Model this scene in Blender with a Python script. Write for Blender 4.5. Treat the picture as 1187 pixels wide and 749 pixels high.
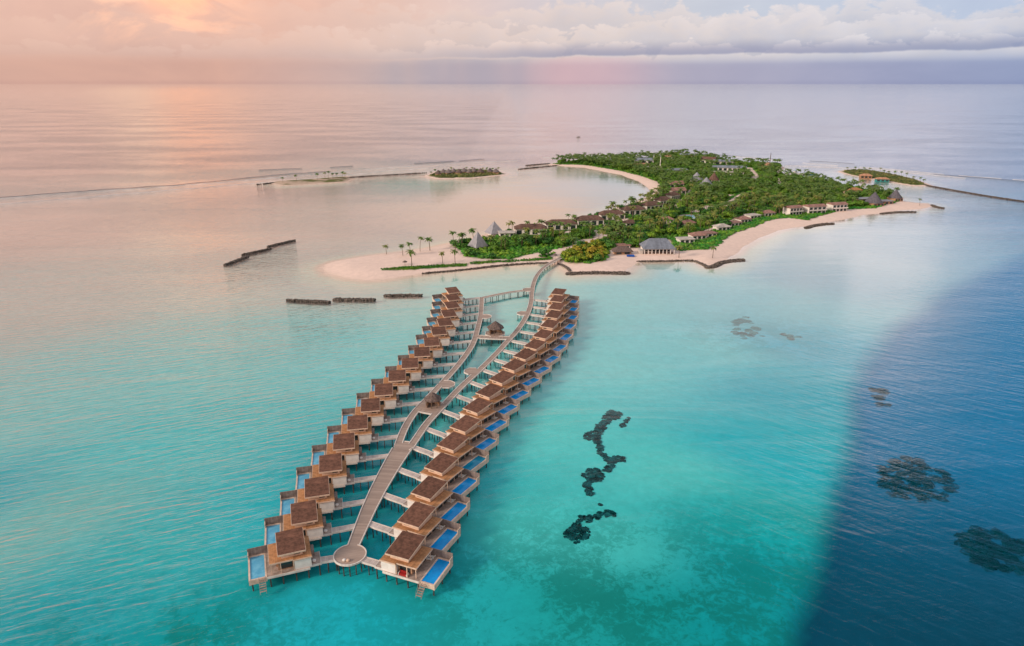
import bpy, math, random
import numpy as np
from mathutils import Vector, Matrix, noise as mnoise

R = math.radians
for o in list(bpy.data.objects):
    bpy.data.objects.remove(o)
S = bpy.context.scene
C = S.collection

# ------------------------------------------------------------------ camera
CAM_H = 110.0
FPX = 791.0                       # focal length in pixels of the 1187 px wide photograph
PITCH = math.atan((374.5 - 97.0) / FPX)
cd = bpy.data.cameras.new("camera")
cd.sensor_width = 36.0
cd.lens = FPX / 1187.0 * 36.0
cd.clip_start = 1.0
cd.clip_end = 300000.0
cam = bpy.data.objects.new("camera", cd)
cam.location = (0, 0, CAM_H)
cam.rotation_euler = (R(90) - PITCH, 0, 0)
C.objects.link(cam)
S.camera = cam

# ------------------------------------------------------------------ colour management
S.view_settings.view_transform = 'Standard'
S.view_settings.look = 'None'
S.view_settings.gamma = 1.0
S.view_settings.use_curve_mapping = False
S.view_settings.exposure = 0.55
S.cycles.max_bounces = 4
S.cycles.diffuse_bounces = 2
S.cycles.glossy_bounces = 3
S.cycles.transparent_max_bounces = 8
S.cycles.caustics_reflective = False
S.cycles.caustics_refractive = False

# ------------------------------------------------------------------ world
SUN_EL, SUN_AZ = 24.0, -118.0      # azimuth clockwise from +Y (camera heading)
w = bpy.data.worlds.new("World")
S.world = w
w.use_nodes = True
nt = w.node_tree
nt.nodes.clear()


class NT:
    """tiny helper for node trees"""
    def __init__(s, tree): s.t = tree
    def n(s, kind, **kw):
        nd = s.t.nodes.new(kind)
        for k, v in kw.items(): setattr(nd, k, v)
        return nd
    def put(s, sock, v):
        if isinstance(v, bpy.types.NodeSocket): s.t.links.new(v, sock)
        elif v is not None:
            if sock.type == 'RGBA' and len(v) == 3: v = (*v, 1)
            sock.default_value = v
    def math(s, op, a, b=None, c=None, clamp=False):
        nd = s.n('ShaderNodeMath', operation=op); nd.use_clamp = clamp
        s.put(nd.inputs[0], a); s.put(nd.inputs[1], b); s.put(nd.inputs[2], c)
        return nd.outputs[0]
    def mix(s, f, a, b, mode='MIX'):
        nd = s.n('ShaderNodeMix', data_type='RGBA', blend_type=mode)
        s.put(nd.inputs[0], f); s.put(nd.inputs[6], a); s.put(nd.inputs[7], b)
        return nd.outputs[2]
    def noise(s, vec, scale, detail=4, rough=0.55, dist=0.0):
        nd = s.n('ShaderNodeTexNoise')
        s.put(nd.inputs['Vector'], vec); nd.inputs['Scale'].default_value = scale
        nd.inputs['Detail'].default_value = detail; nd.inputs['Roughness'].default_value = rough
        nd.inputs['Distortion'].default_value = dist
        return nd.outputs['Fac']
    def comb(s, x, y, z=0.0):
        nd = s.n('ShaderNodeCombineXYZ'); s.put(nd.inputs[0], x); s.put(nd.inputs[1], y); s.put(nd.inputs[2], z)
        return nd.outputs[0]
    def ss(s, v, a, b):
        nd = s.n('ShaderNodeMapRange', interpolation_type='SMOOTHSTEP')
        s.put(nd.inputs[0], v); s.put(nd.inputs[1], a); s.put(nd.inputs[2], b)
        return nd.outputs[0]
    def ramp(s, v, stops, lo=0.0, hi=1.0):
        mr = s.n('ShaderNodeMapRange'); s.put(mr.inputs[0], v)
        mr.inputs[1].default_value = lo; mr.inputs[2].default_value = hi
        nd = s.n('ShaderNodeValToRGB'); cr = nd.color_ramp
        while len(cr.elements) < len(stops): cr.elements.new(0.5)
        for e, (p, c) in zip(cr.elements, stops):
            e.position = (p - lo) / (hi - lo); e.color = (*c, 1)
        s.t.links.new(mr.outputs[0], nd.inputs[0])
        return nd.outputs[0]
    def mapping(s, vec, scale=(1, 1, 1), rot=(0, 0, 0), loc=(0, 0, 0)):
        nd = s.n('ShaderNodeMapping'); s.put(nd.inputs[0], vec)
        nd.inputs[1].default_value = loc; nd.inputs[2].default_value = rot; nd.inputs[3].default_value = scale
        return nd.outputs[0]


def lin(r, g, b):
    f = lambda c: ((c / 255 + 0.055) / 1.055) ** 2.4 if c > 10 else c / 255 / 12.92
    return (f(r), f(g), f(b))


def build_sky():
    n = NT(nt)
    tc = n.n('ShaderNodeTexCoord').outputs['Generated']
    sx = n.n('ShaderNodeSeparateXYZ'); n.put(sx.inputs[0], tc)
    az = n.math('DEGREES', n.math('ARCTAN2', sx.outputs[0], sx.outputs[1]))
    el = n.math('DEGREES', n.math('ARCSINE', sx.outputs[2]))
    # broad colour of the cloudy sky: near the horizon, and higher up
    low = n.ramp(az, [(-60, lin(208, 163, 146)), (-34, lin(206, 165, 150)), (-22, lin(210, 167, 151)),
                      (-9, lin(192, 172, 170)), (3, lin(188, 168, 176)), (14, lin(170, 166, 184)), (26, lin(156, 160, 186)),
                      (38, lin(136, 150, 184)), (60, lin(130, 148, 182))], -60, 60)
    mid = n.ramp(az, [(-60, lin(228, 182, 162)), (-34, lin(224, 182, 166)), (-20, lin(230, 182, 162)),
                      (-9, lin(224, 190, 176)), (3, lin(206, 198, 202)), (14, lin(198, 202, 212)), (26, lin(186, 196, 214)),
                      (38, lin(176, 190, 214)), (60, lin(170, 186, 214))], -60, 60)
    high = n.ramp(az, [(-60, lin(240, 204, 190)), (-30, lin(242, 202, 184)), (-12, lin(238, 196, 176)), (1, lin(236, 192, 172)), (8, lin(212, 194, 192)),
                       (15, lin(216, 204, 206)), (24, lin(240, 222, 218)), (31, lin(222, 214, 218)), (38, lin(104, 150, 196)), (60, lin(86, 138, 188))], -60, 60)
    zen = n.ramp(az, [(-60, lin(170, 196, 206)), (-20, lin(165, 198, 210)), (8, lin(160, 192, 205)),
                      (26, lin(96, 148, 184)), (60, lin(84, 134, 176))], -60, 60)
    col = n.mix(n.ss(el, 1.0, 3.2), low, mid)
    col = n.mix(n.ss(el, 6.0, 12.0), col, high)
    col = n.mix(n.ss(el, 19.0, 40.0), col, zen)
    # behind the camera (only lights the scene): even warm grey cloud
    col = n.mix(n.ss(n.math('ABSOLUTE', az), 60.0, 110.0), col, lin(226, 208, 198))
    # big soft structure
    p = n.comb(n.math('MULTIPLY', az, 0.1), n.math('MULTIPLY', el, 0.22), 3.1)
    big = n.noise(p, 1.0, 6, 0.6, 0.6)
    lowcloud = n.math('SUBTRACT', 1.0, n.ss(el, 30.0, 60.0))
    shade = n.ramp(big, [(0.0, (0.84, 0.84, 0.88)), (0.45, (0.98, 0.98, 0.99)), (0.60, (1.04, 1.03, 1.02)), (1.0, (1.12, 1.09, 1.06))])
    col = n.mix(lowcloud, col, n.mix(1.0, col, shade, 'MULTIPLY'))
    # cumulus heaps: three rows, back to front, each with a ragged cauliflower top, bright crest and greyer body
    pa = n.comb(n.math('MULTIPLY', az, 0.42), n.math('MULTIPLY', el, 0.75), 7.7)
    vo = n.n('ShaderNodeTexVoronoi', feature='F1', voronoi_dimensions='2D')
    wv = n.n('ShaderNodeTexNoise'); n.put(wv.inputs['Vector'], pa); wv.inputs['Scale'].default_value = 1.3; wv.inputs['Detail'].default_value = 4
    vm = n.n('ShaderNodeVectorMath', operation='MULTIPLY_ADD'); n.put(vm.inputs[0], wv.outputs['Color']); vm.inputs[1].default_value = (.9, .7, 0); n.put(vm.inputs[2], pa)
    n.put(vo.inputs['Vector'], vm.outputs[0]); vo.inputs['Scale'].default_value = 1.0; vo.inputs['Detail'].default_value = 3.0
    vo.inputs['Roughness'].default_value = 0.5; vo.inputs['Lacunarity'].default_value = 2.2
    cau = n.math('SUBTRACT', 0.5, vo.outputs['Distance'])
    fine = n.noise(pa, 2.2, 7, 0.62, 0.3)
    fade_l = n.math('MULTIPLY_ADD', n.ss(az, -18.0, 2.0), 0.72, 0.28)
    crest = n.ramp(az, [(-40, lin(236, 198, 176)), (-10, lin(232, 203, 190)), (8, lin(228, 213, 207)), (24, lin(222, 216, 218)), (40, lin(210, 210, 218))], -60, 60)
    body = n.ramp(az, [(-40, lin(214, 176, 160)), (-10, lin(212, 190, 182)), (8, lin(206, 198, 200)), (24, lin(196, 196, 206)), (40, lin(182, 188, 206))], -60, 60)
    for (h0, amp, fq, sd, sharp) in ((5.9, 3.4, 0.085, 1.1, 0.5), (4.6, 3.0, 0.12, 5.3, 0.30), (3.3, 2.4, 0.17, 9.7, 0.22)):
        top = n.noise(n.comb(n.math('MULTIPLY', az, fq), 0.0, sd), 1.0, 3, 0.55)
        H = n.math('MULTIPLY_ADD', n.math('SUBTRACT', top, 0.5), amp * 2, h0)
        e2 = n.math('SUBTRACT', el, n.math('ADD', n.math('MULTIPLY', cau, 1.1), n.math('MULTIPLY', n.math('SUBTRACT', fine, 0.5), 1.5)))
        d = n.math('SUBTRACT', H, e2)
        cc = n.mix(n.ss(d, 0.0, 1.9), crest, body)
        tex = n.math('ADD', 1.0, n.math('ADD', n.math('MULTIPLY', cau, 0.10), n.math('MULTIPLY', n.math('SUBTRACT', fine, 0.5), 0.16)))
        cc = n.mix(1.0, cc, n.comb(tex, tex, tex), 'MULTIPLY')
        m_ = n.math('MULTIPLY', n.ss(d, -0.05, sharp), n.math('MULTIPLY', fade_l, n.ss(el, 1.3, 2.4)))
        col = n.mix(n.math('MULTIPLY', m_, 0.80), col, cc)
    # glowing gaps at the upper left
    gp = n.comb(n.math('MULTIPLY', az, 0.17), n.math('MULTIPLY', el, 0.30), 11.3)
    gn = n.noise(gp, 1.0, 6, 0.6, 0.9)
    # vertical shaft of glow around azimuth -22 (seen as the orange streak on the sea)
    gaz = n.math('SUBTRACT', 1.0, n.ss(n.math('ABSOLUTE', n.math('ADD', az, 25.0)), 0.5, 8.0))
    gel = n.math('MULTIPLY', n.ss(el, 1.6, 5.0), n.math('SUBTRACT', 1.0, n.ss(el, 13.0, 22.0)))
    glow = n.math('MULTIPLY', n.math('MULTIPLY', gaz, gel), n.ss(gn, 0.42, 0.62))
    col = n.mix(n.math('MULTIPLY', glow, 0.8), col, (1.22, 0.66, 0.42, 1))
    hot = n.math('MULTIPLY', n.math('SUBTRACT', 1.0, n.ss(n.math('ABSOLUTE', n.math('ADD', az, 27.5)), 0.5, 4.0)), n.ss(el, 5.0, 6.2))
    hot = n.math('MULTIPLY', hot, n.math('SUBTRACT', 1.0, n.ss(el, 8.0, 11.0)))
    col = n.mix(n.math('MULTIPLY', hot, n.ss(gn, 0.36, 0.5)), col, (1.35, 0.95, 0.62, 1))
    st = n.noise(n.comb(n.math('MULTIPLY', az, 0.30), n.math('MULTIPLY', el, 0.03), 4.4), 1.0, 3, 0.6)
    shf = n.math('MULTIPLY', n.math('MULTIPLY', n.ss(st, 0.48, 0.66), n.math('MULTIPLY', n.ss(el, 6.5, 9.0), n.math('SUBTRACT', 1.0, n.ss(el, 13.0, 24.0)))), n.math('SUBTRACT', 1.0, n.ss(n.math('ABSOLUTE', n.math('ADD', az, 22.0)), 3.0, 13.0)))
    col = n.mix(n.math('MULTIPLY', shf, 0.8), col, (1.25, 0.62, 0.34, 1))
    s3 = n.math('MULTIPLY', n.math('SUBTRACT', 1.0, n.ss(n.math('ABSOLUTE', n.math('ADD', az, 24.2)), 0.6, 3.2)), n.math('MULTIPLY', n.ss(el, 3.5, 7.0), n.math('SUBTRACT', 1.0, n.ss(el, 12.0, 17.0))))
    col = n.mix(n.math('MULTIPLY', s3, 0.8), col, (1.5, 0.66, 0.34, 1))
    # second weak warm patch mirrored in the lagoon near azimuth +2
    g2 = n.math('MULTIPLY', n.math('SUBTRACT', 1.0, n.ss(n.math('ABSOLUTE', n.math('SUBTRACT', az, 1.5)), 1.0, 7.0)),
                n.math('MULTIPLY', n.ss(el, 8.0, 11.0), n.math('SUBTRACT', 1.0, n.ss(el, 14.0, 18.0))))
    col = n.mix(n.math('MULTIPLY', g2, 0.7), col, (1.0, 0.58, 0.40, 1))
    g4 = n.math('MULTIPLY', n.math('MULTIPLY', n.ss(az, 10.0, 26.0), n.math('SUBTRACT', 1.0, n.ss(az, 30.0, 37.0))),
                n.math('MULTIPLY', n.ss(el, 8.0, 13.0), n.math('SUBTRACT', 1.0, n.ss(el, 16.0, 23.0))))
    g4 = n.math('MULTIPLY', g4, n.ss(n.noise(n.comb(n.math('MULTIPLY', az, 0.16), n.math('MULTIPLY', el, 0.10), 8.8), 1.0, 3), 0.36, 0.56))
    col = n.mix(n.math('MULTIPLY', g4, 0.6), col, (1.35, 1.12, 1.08, 1))
    # dark flat cloud base with ragged lower edge
    bl = n.noise(n.comb(n.math('MULTIPLY', az, 0.12), 0.0, 2.2), 1.0, 5, 0.6)
    base_el = n.math('MULTIPLY_ADD', bl, 0.9, 1.36)
    tilt = n.math('MULTIPLY', n.ss(az, -12.0, 20.0), 0.35)
    base_el = n.math('ADD', base_el, tilt)
    dd = n.math('SUBTRACT', el, base_el)
    band = n.math('MULTIPLY', n.ss(dd, -0.10, 0.06), n.math('SUBTRACT', 1.0, n.ss(dd, 0.1, 1.15)))
    bandm = n.math('MULTIPLY', band, n.math('ADD', 0.07, n.math('MULTIPLY', n.ss(az, -16.0, 6.0), 0.72)))
    base_col = n.ramp(az, [(-40, lin(186, 160, 156)), (-8, lin(172, 166, 176)), (5, lin(150, 150, 172)), (20, lin(148, 150, 176)), (40, lin(128, 142, 176))], -60, 60)
    col = n.mix(bandm, col, base_col)
    # rain shafts under the base
    rn = n.noise(n.comb(n.math('MULTIPLY', az, 0.20), n.math('MULTIPLY', el, 0.02), 5.0), 1.0, 2, 0.5)
    under = n.math('SUBTRACT', 1.0, n.ss(dd, -0.25, 0.02))
    rain = n.math('MULTIPLY', n.math('MULTIPLY', n.ss(rn, 0.22, 0.70), under),
                  n.math('MULTIPLY', n.ss(az, -13.0, -6.0), n.math('SUBTRACT', 1.0, n.ss(az, -1.0, 4.5))))
    col = n.mix(n.math('MULTIPLY', rain, 0.62), col, lin(158, 158, 174))
    pk = n.math('MULTIPLY', n.math('MULTIPLY', n.ss(az, 0.0, 4.5), n.math('SUBTRACT', 1.0, n.ss(az, 6.5, 13.0))), under)
    col = n.mix(n.math('MULTIPLY', pk, 0.38), col, lin(222, 176, 178))
    # thin dark line right on the horizon
    hz = n.math('SUBTRACT', 1.0, n.ss(el, 0.02, 0.35))
    col = n.mix(n.math('MULTIPLY', hz, 0.35), col, n.mix(1.0, col, (0.80, 0.80, 0.86, 1), 'MULTIPLY'))
    # physical sky behind it all
    sky = n.n('ShaderNodeTexSky', sky_type='NISHITA')
    sky.sun_disc = False
    sky.sun_elevation = R(SUN_EL); sky.sun_rotation = R(SUN_AZ)
    sky.air_density = 1.0; sky.dust_density = 2.0
    bg1 = n.n('ShaderNodeBackground'); n.put(bg1.inputs[0], sky.outputs[0]); bg1.inputs[1].default_value = 0.05
    bg2 = n.n('ShaderNodeBackground'); n.put(bg2.inputs[0], col); bg2.inputs[1].default_value = 0.74
    # the cloud deck is dense low down; a little of the clear sky shows through higher up
    mx = n.n('ShaderNodeMixShader')
    n.put(mx.inputs[0], n.math('SUBTRACT', 1.0, n.math('MULTIPLY', n.ss(el, 15.0, 60.0), 0.25)))
    n.put(mx.inputs[1], bg1.outputs[0]); n.put(mx.inputs[2], bg2.outputs[0])
    out = n.n('ShaderNodeOutputWorld'); n.put(out.inputs[0], mx.outputs[0])


build_sky()

sl = bpy.data.lights.new("sun", 'SUN')
sl.energy = 2.1
sl.angle = R(14)
sl.color = (1.0, 0.80, 0.64)
so = bpy.data.objects.new("sun", sl)
sd = Vector((math.sin(R(SUN_AZ)) * math.cos(R(SUN_EL)), math.cos(R(SUN_AZ)) * math.cos(R(SUN_EL)), math.sin(R(SUN_EL))))
so.rotation_euler = sd.to_track_quat('Z', 'Y').to_euler()
C.objects.link(so)


# ------------------------------------------------------------------ helpers
def G(px, py, z=0.0):
    """point of the photograph -> place on the level z (survey of the site from the photograph)"""
    a = (px - 593.5) / FPX; b = (374.5 - py) / FPX
    dy = math.cos(PITCH) + b * math.sin(PITCH); dz = -math.sin(PITCH) + b * math.cos(PITCH)
    t = (z - CAM_H) / dz
    return (a * t, dy * t)


def GP(l, z=0.0): return [G(x, y, z) for x, y in l]


def mat(name, color, rough=0.8, var=0.12, scale=1.0, color2=None, bump=0.0, extra=None, coat=0.0, spec=0.3, detail=5, rnd=0.0):
    m = bpy.data.materials.new(name); m.use_nodes = True
    t = m.node_tree; n = NT(t); b = t.nodes['Principled BSDF']
    tc = n.n('ShaderNodeTexCoord').outputs['Object']
    f = n.noise(tc, scale, detail, 0.6)
    c2 = color2 if color2 else tuple(c * (1 - 2.2 * var) for c in color)
    c1 = tuple(min(1, c * (1 + var)) for c in color)
    col = n.mix(n.ss(f, 0.32, 0.68), c2, c1)
    if rnd:
        oi = n.n('ShaderNodeObjectInfo').outputs['Random']
        k = n.math('MULTIPLY_ADD', oi, rnd, 1 - rnd / 2)
        col = n.mix(1.0, col, n.comb(k, k, k), 'MULTIPLY')
    if extra: col = extra(n, tc, col)
    n.put(b.inputs['Base Color'], col)
    b.inputs['Roughness'].default_value = rough
    b.inputs['Specular IOR Level'].default_value = spec
    b.inputs['Coat Weight'].default_value = coat
    if bump:
        bp = n.n('ShaderNodeBump'); bp.inputs['Strength'].default_value = bump; bp.inputs['Distance'].default_value = 0.05
        n.put(bp.inputs['Height'], f); n.put(b.inputs['Normal'], bp.outputs[0])
    return m


def stripes(freq, axis, dark=0.72):
    def fn(n, tc, col):
        sp = n.n('ShaderNodeSeparateXYZ'); n.put(sp.inputs[0], tc)
        v = n.math('FRACT', n.math('MULTIPLY', sp.outputs[axis], freq))
        k = n.math('MULTIPLY_ADD', n.ss(v, 0.0, 0.25), 1 - dark, dark)
        cell = n.math('FLOOR', n.math('MULTIPLY', sp.outputs[axis], freq))
        wn = n.n('ShaderNodeTexWhiteNoise', noise_dimensions='1D'); n.put(wn.inputs['W'], cell)
        k = n.math('MULTIPLY', k, n.math('MULTIPLY_ADD', wn.outputs[0], 0.22, 0.89))
        return n.mix(1.0, col, n.comb(k, k, k), 'MULTIPLY')
    return fn


class MB:
    def __init__(s): s.v = []; s.f = []; s.uv = None
    def add(s, v, f):
        o = len(s.v); s.v += [tuple(p) for p in v]; s.f += [tuple(i + o for i in q) for q in f]
        return s
    def box(s, x0, x1, y0, y1, z0, z1):
        v = [(x0, y0, z0), (x1, y0, z0), (x1, y1, z0), (x0, y1, z0), (x0, y0, z1), (x1, y0, z1), (x1, y1, z1), (x0, y1, z1)]
        return s.add(v, [(3, 2, 1, 0), (4, 5, 6, 7), (0, 1, 5, 4), (1, 2, 6, 5), (2, 3, 7, 6), (3, 0, 4, 7)])
    def prism(s, poly, z0, z1):
        a = sum(poly[i - 1][0] * poly[i][1] - poly[i][0] * poly[i - 1][1] for i in range(len(poly)))
        if a < 0: poly = poly[::-1]
        n = len(poly)
        v = [(x, y, z0) for x, y in poly] + [(x, y, z1) for x, y in poly]
        f = [tuple(range(n, 2 * n)), tuple(range(n - 1, -1, -1))] + [(i, (i + 1) % n, n + (i + 1) % n, n + i) for i in range(n)]
        return s.add(v, f)
    def tube(s, p, q, r0, r1=None, n=6, cap=True):
        r1 = r0 if r1 is None else r1
        p = Vector(p); q = Vector(q); d = (q - p).normalized()
        a = d.orthogonal().normalized(); b = d.cross(a)
        v = []
        for c, r in ((p, r0), (q, r1)):
            for i in range(n):
                t = 2 * math.pi * i / n
                v.append(c + (a * math.cos(t) + b * math.sin(t)) * r)
        f = [(i, (i + 1) % n, n + (i + 1) % n, n + i) for i in range(n)]
        if cap: f += [tuple(range(n - 1, -1, -1)), tuple(range(n, 2 * n))]
        return s.add(v, f)
    def pyramid(s, poly, z0, apex, thick=0.25):
        """hip/cone roof over poly (CCW) to apex or ridge"""
        n = len(poly)
        v = [(x, y, z0) for x, y in poly] + [(x, y, z0 + thick) for x, y in poly] + [apex]
        f = [tuple(range(n - 1, -1, -1))] + [(i, (i + 1) % n, n + (i + 1) % n, n + i) for i in range(n)]
        f += [(n + i, n + (i + 1) % n, 2 * n) for i in range(n)]
        return s.add(v, f)
    def hip(s, x0, x1, y0, y1, z0, z1, inset, thick=0.25):
        """hipped roof, ridge along x"""
        ym = (y0 + y1) / 2
        v = [(x0, y0, z0), (x1, y0, z0), (x1, y1, z0), (x0, y1, z0),
             (x0, y0, z0 + thick), (x1, y0, z0 + thick), (x1, y1, z0 + thick), (x0, y1, z0 + thick),
             (x0 + inset, ym, z1), (x1 - inset, ym, z1)]
        f = [(3, 2, 1, 0), (0, 1, 5, 4), (1, 2, 6, 5), (2, 3, 7, 6), (3, 0, 4, 7), (4, 5, 9, 8), (6, 7, 8, 9), (5, 6, 9), (7, 4, 8)]
        return s.add(v, f)
    def build(s, name, m, parent=None, mirror=False, smooth=False):
        v = s.v; f = s.f
        if mirror: v = [(-x, y, z) for x, y, z in v]; f = [q[::-1] for q in f]
        me = bpy.data.meshes.new(name); me.from_pydata(v, [], f)
        if smooth: me.polygons.foreach_set('use_smooth', [True] * len(f))
        me.materials.append(m); me.update()
        o = bpy.data.objects.new(name, me); C.objects.link(o); o.parent = parent
        return o


def tag(o, label=None, cat=None, group=None, kind=None):
    if label: o['label'] = label
    if cat: o['category'] = cat
    if group: o['group'] = group
    if kind: o['kind'] = kind
    return o


def empty(name, loc, rz=0.0):
    o = bpy.data.objects.new(name, None); C.objects.link(o)
    o.location = loc if len(loc) == 3 else (*loc, 0); o.rotation_euler = (0, 0, rz); o.empty_display_size = 1
    return o


CH = {}
def reg(root, *kids): CH.setdefault(root.name, []).extend(kids)


def kids(o): return [c for c in ALLK.get(o.name, [])]


def copy_tree(o, childmap, parent=None):
    c = o.copy(); C.objects.link(c); c.parent = parent
    for ch in childmap.get(o, []): copy_tree(ch, childmap, c)
    return c


def childmap_of(root):
    m = {}
    for o in C.objects:
        if o.parent: m.setdefault(o.parent, []).append(o)
    return m


def inpoly(x, y, poly):
    c = False; j = len(poly) - 1
    for i in range(len(poly)):
        xi, yi = poly[i]; xj, yj = poly[j]
        if (yi > y) != (yj > y) and x < (xj - xi) * (y - yi) / (yj - yi) + xi: c = not c
        j = i
    return c


def resample(pl, step):
    out = [pl[0]]; 
    for a, b in zip(pl[:-1], pl[1:]):
        d = math.dist(a, b); k = max(1, int(round(d / step)))
        for i in range(1, k + 1): out.append((a[0] + (b[0] - a[0]) * i / k, a[1] + (b[1] - a[1]) * i / k))
    return out


def smooth_line(pl, it=2):
    for _ in range(it):
        q = [pl[0]]
        for a, b in zip(pl[:-1], pl[1:]):
            q += [(a[0] * .75 + b[0] * .25, a[1] * .75 + b[1] * .25), (a[0] * .25 + b[0] * .75, a[1] * .25 + b[1] * .75)]
        q.append(pl[-1]); pl = q
    return pl


# ------------------------------------------------------------------ site survey
ISLAND = GP([(374, 311), (380, 317), (400, 322), (425, 325), (445, 324), (470, 320), (500, 316), (540, 312), (580, 307), (610, 305), (632, 304.5),
             (647, 305.5), (656, 309), (661, 314), (668, 316.5), (700, 316), (722, 315), (731, 309), (742, 303.6), (770, 303), (803, 302), (812, 305), (821, 309),
             (840, 303), (850, 296), (866, 283.5), (880, 276), (901, 267.3), (921, 263.8), (941, 261.5), (958, 258), (977, 254.7), (1002, 249), (1025, 247.5),
             (1043, 244), (1065, 242.5), (1081, 239), (1076, 236), (1060, 235), (1045, 233), (1040, 229.5), (1027, 226), (1010, 221), (985, 219), (962, 213), (948, 208),
             (921, 206), (905, 201), (909, 194), (898, 191), (876, 191), (850, 189), (830, 184.5), (800, 179.8), (786, 179), (764, 182), (731, 184), (698, 186),
             (666, 185.5), (635, 190.8), (652, 193), (677, 194.5), (697, 198.5), (720, 203), (740, 210.5), (750, 217), (754, 222.6), (750, 228), (733.6, 235.7),
             (714, 241.2), (698, 247), (683, 252), (660, 259), (633, 265), (600, 268.5), (580, 270), (557, 274.5), (546, 279), (522, 283), (500, 287.6), (470, 291.6), (445, 294.4),
             (415, 298.3), (389, 302.6), (377, 307)])
ISLET_A = GP([(312, 212), (330, 215), (400, 211), (407, 207.5), (402, 204.5), (360, 207.5), (322, 210)])
ISLET_B = GP([(492, 204), (505, 207.5), (545, 206.8), (583, 203.4), (587, 201.5), (575, 198), (540, 197), (505, 199)])
ISLET_C = GP([(970, 198.5), (985, 196.5), (1010, 198), (1040, 203), (1065, 209), (1081, 215.5), (1060, 216), (1030, 211), (1000, 206.5), (980, 202)])
VEG = GP([(525, 286), (540, 300), (560, 303), (600, 302), (620, 300), (650, 302), (660, 306), (685, 308), (703, 304), (706, 294), (712, 289), (745, 290), (746, 280), (777, 280), (784, 293),
          (819, 291.8), (829, 287), (846, 275), (876, 263.8), (896, 256), (916, 254.5), (934, 257.5), (945, 254), (977, 245), (1014, 243.5), (1027, 239),
          (1045, 235), (1037, 230), (1010, 224), (987, 221), (962, 215), (942, 209.5), (908, 206.5), (898, 201.6), (904, 195), (896, 192.3), (876, 192.3),
          (850, 190.4), (830, 186), (800, 181.4), (786, 180.3), (764, 183.2), (731, 185.3), (698, 187.3), (666, 187), (640, 190.5), (654, 191.8), (678, 192.5), (699, 196), (722, 200), (745, 206),
          (762, 212), (768, 220), (765, 229), (748, 236), (735, 241.5), (715, 246.5), (700, 251), (685, 256), (660, 262.5), (633, 267.5), (600, 271), (585, 274), (562, 279), (550, 283), (536, 283)])
PATHS = [smooth_line(GP([(600, 302.5), (617, 299), (640, 294), (665, 289), (682, 283), (697, 277), (693, 270)], 0), 1),
         smooth_line(GP([(697, 277), (722, 272.5), (735, 268)], 0), 1),
         smooth_line(GP([(640, 304), (646, 298), (652, 293)], 0), 1),
         smooth_line(GP([(805, 247), (835, 243), (848, 237), (858, 230), (866, 226)], 0), 1),
         smooth_line(GP([(868, 196), (876, 206), (874, 212)], 0), 1),
         smooth_line(GP([(735, 268), (760, 266), (785, 258), (800, 254)], 0), 1), smooth_line(GP([(697, 270), (705, 260), (735, 256), (770, 247), (790, 236), (800, 222)], 0), 1),
         smooth_line(GP([(866, 226), (890, 222), (905, 214), (900, 208)], 0), 1), smooth_line(GP([(786, 288), (800, 276), (830, 266), (858, 253), (900, 244)], 0), 1),
         smooth_line(GP([(760, 205), (790, 206), (830, 207), (870, 208)], 0), 1)]
for _c in ((672, 283, 680, 281), (655, 272, 662, 271), (742, 262, 750, 261), (722, 258, 730, 256), (790, 262, 797, 261), (812, 243, 822, 241), (780, 244, 786, 243), (838, 230, 846, 228),
           (872, 240, 880, 238), (905, 232, 912, 231), (800, 232, 806, 231), (845, 215, 855, 214), (880, 218, 888, 217), (932, 226, 938, 225), (765, 199, 775, 199), (825, 203, 835, 203), (705, 192, 712, 193), (858, 246, 864, 245)):
    PATHS.append(GP([(_c[0], _c[1]), (_c[2], _c[3])], 0))
PATHW = [7, 5, 6, 11, 9, 4, 4, 5, 4, 5] + [9, 7, 10, 8, 11, 9, 7, 10, 9, 8, 7, 11, 8, 7, 12, 10, 7, 9]
LAWN = GP([(548, 300), (560, 302), (600, 301), (617, 297), (640, 291), (655, 287), (640, 286), (600, 291), (570, 294)])
HEDGE_SPIT = GP([(442, 314.5), (470, 312), (500, 310), (541, 307.5), (541, 309.5), (500, 312.5), (470, 315), (444, 316)])
HEDGE_SHORE = GP([(545, 306), (580, 303.5), (640, 300.5), (641, 302), (580, 305), (545, 308)])

# ------------------------------------------------------------------ terrain (seabed and islands in one sheet)
def sdf(poly, X, Y):
    """signed distance, negative inside"""
    d2 = np.full(X.shape, 1e18); ins = np.zeros(X.shape, bool)
    n = len(poly)
    for i in range(n):
        ax, ay = poly[i - 1]; bx, by = poly[i]
        ex, ey = bx - ax, by - ay
        t = np.clip(((X - ax) * ex + (Y - ay) * ey) / (ex * ex + ey * ey + 1e-9), 0, 1)
        d2 = np.minimum(d2, (X - ax - t * ex) ** 2 + (Y - ay - t * ey) ** 2)
        if ay != by:
            c = ((ay > Y) != (by > Y)) & (X < (bx - ax) * (Y - ay) / (by - ay) + ax)
            ins ^= c
    d = np.sqrt(d2)
    return np.where(ins, -d, d)


def linedist(pl, X, Y):
    d2 = np.full(X.shape, 1e18)
    for (ax, ay), (bx, by) in zip(pl[:-1], pl[1:]):
        ex, ey = bx - ax, by - ay
        t = np.clip(((X - ax) * ex + (Y - ay) * ey) / (ex * ex + ey * ey + 1e-9), 0, 1)
        d2 = np.minimum(d2, (X - ax - t * ex) ** 2 + (Y - ay - t * ey) ** 2)
    return np.sqrt(d2)


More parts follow.
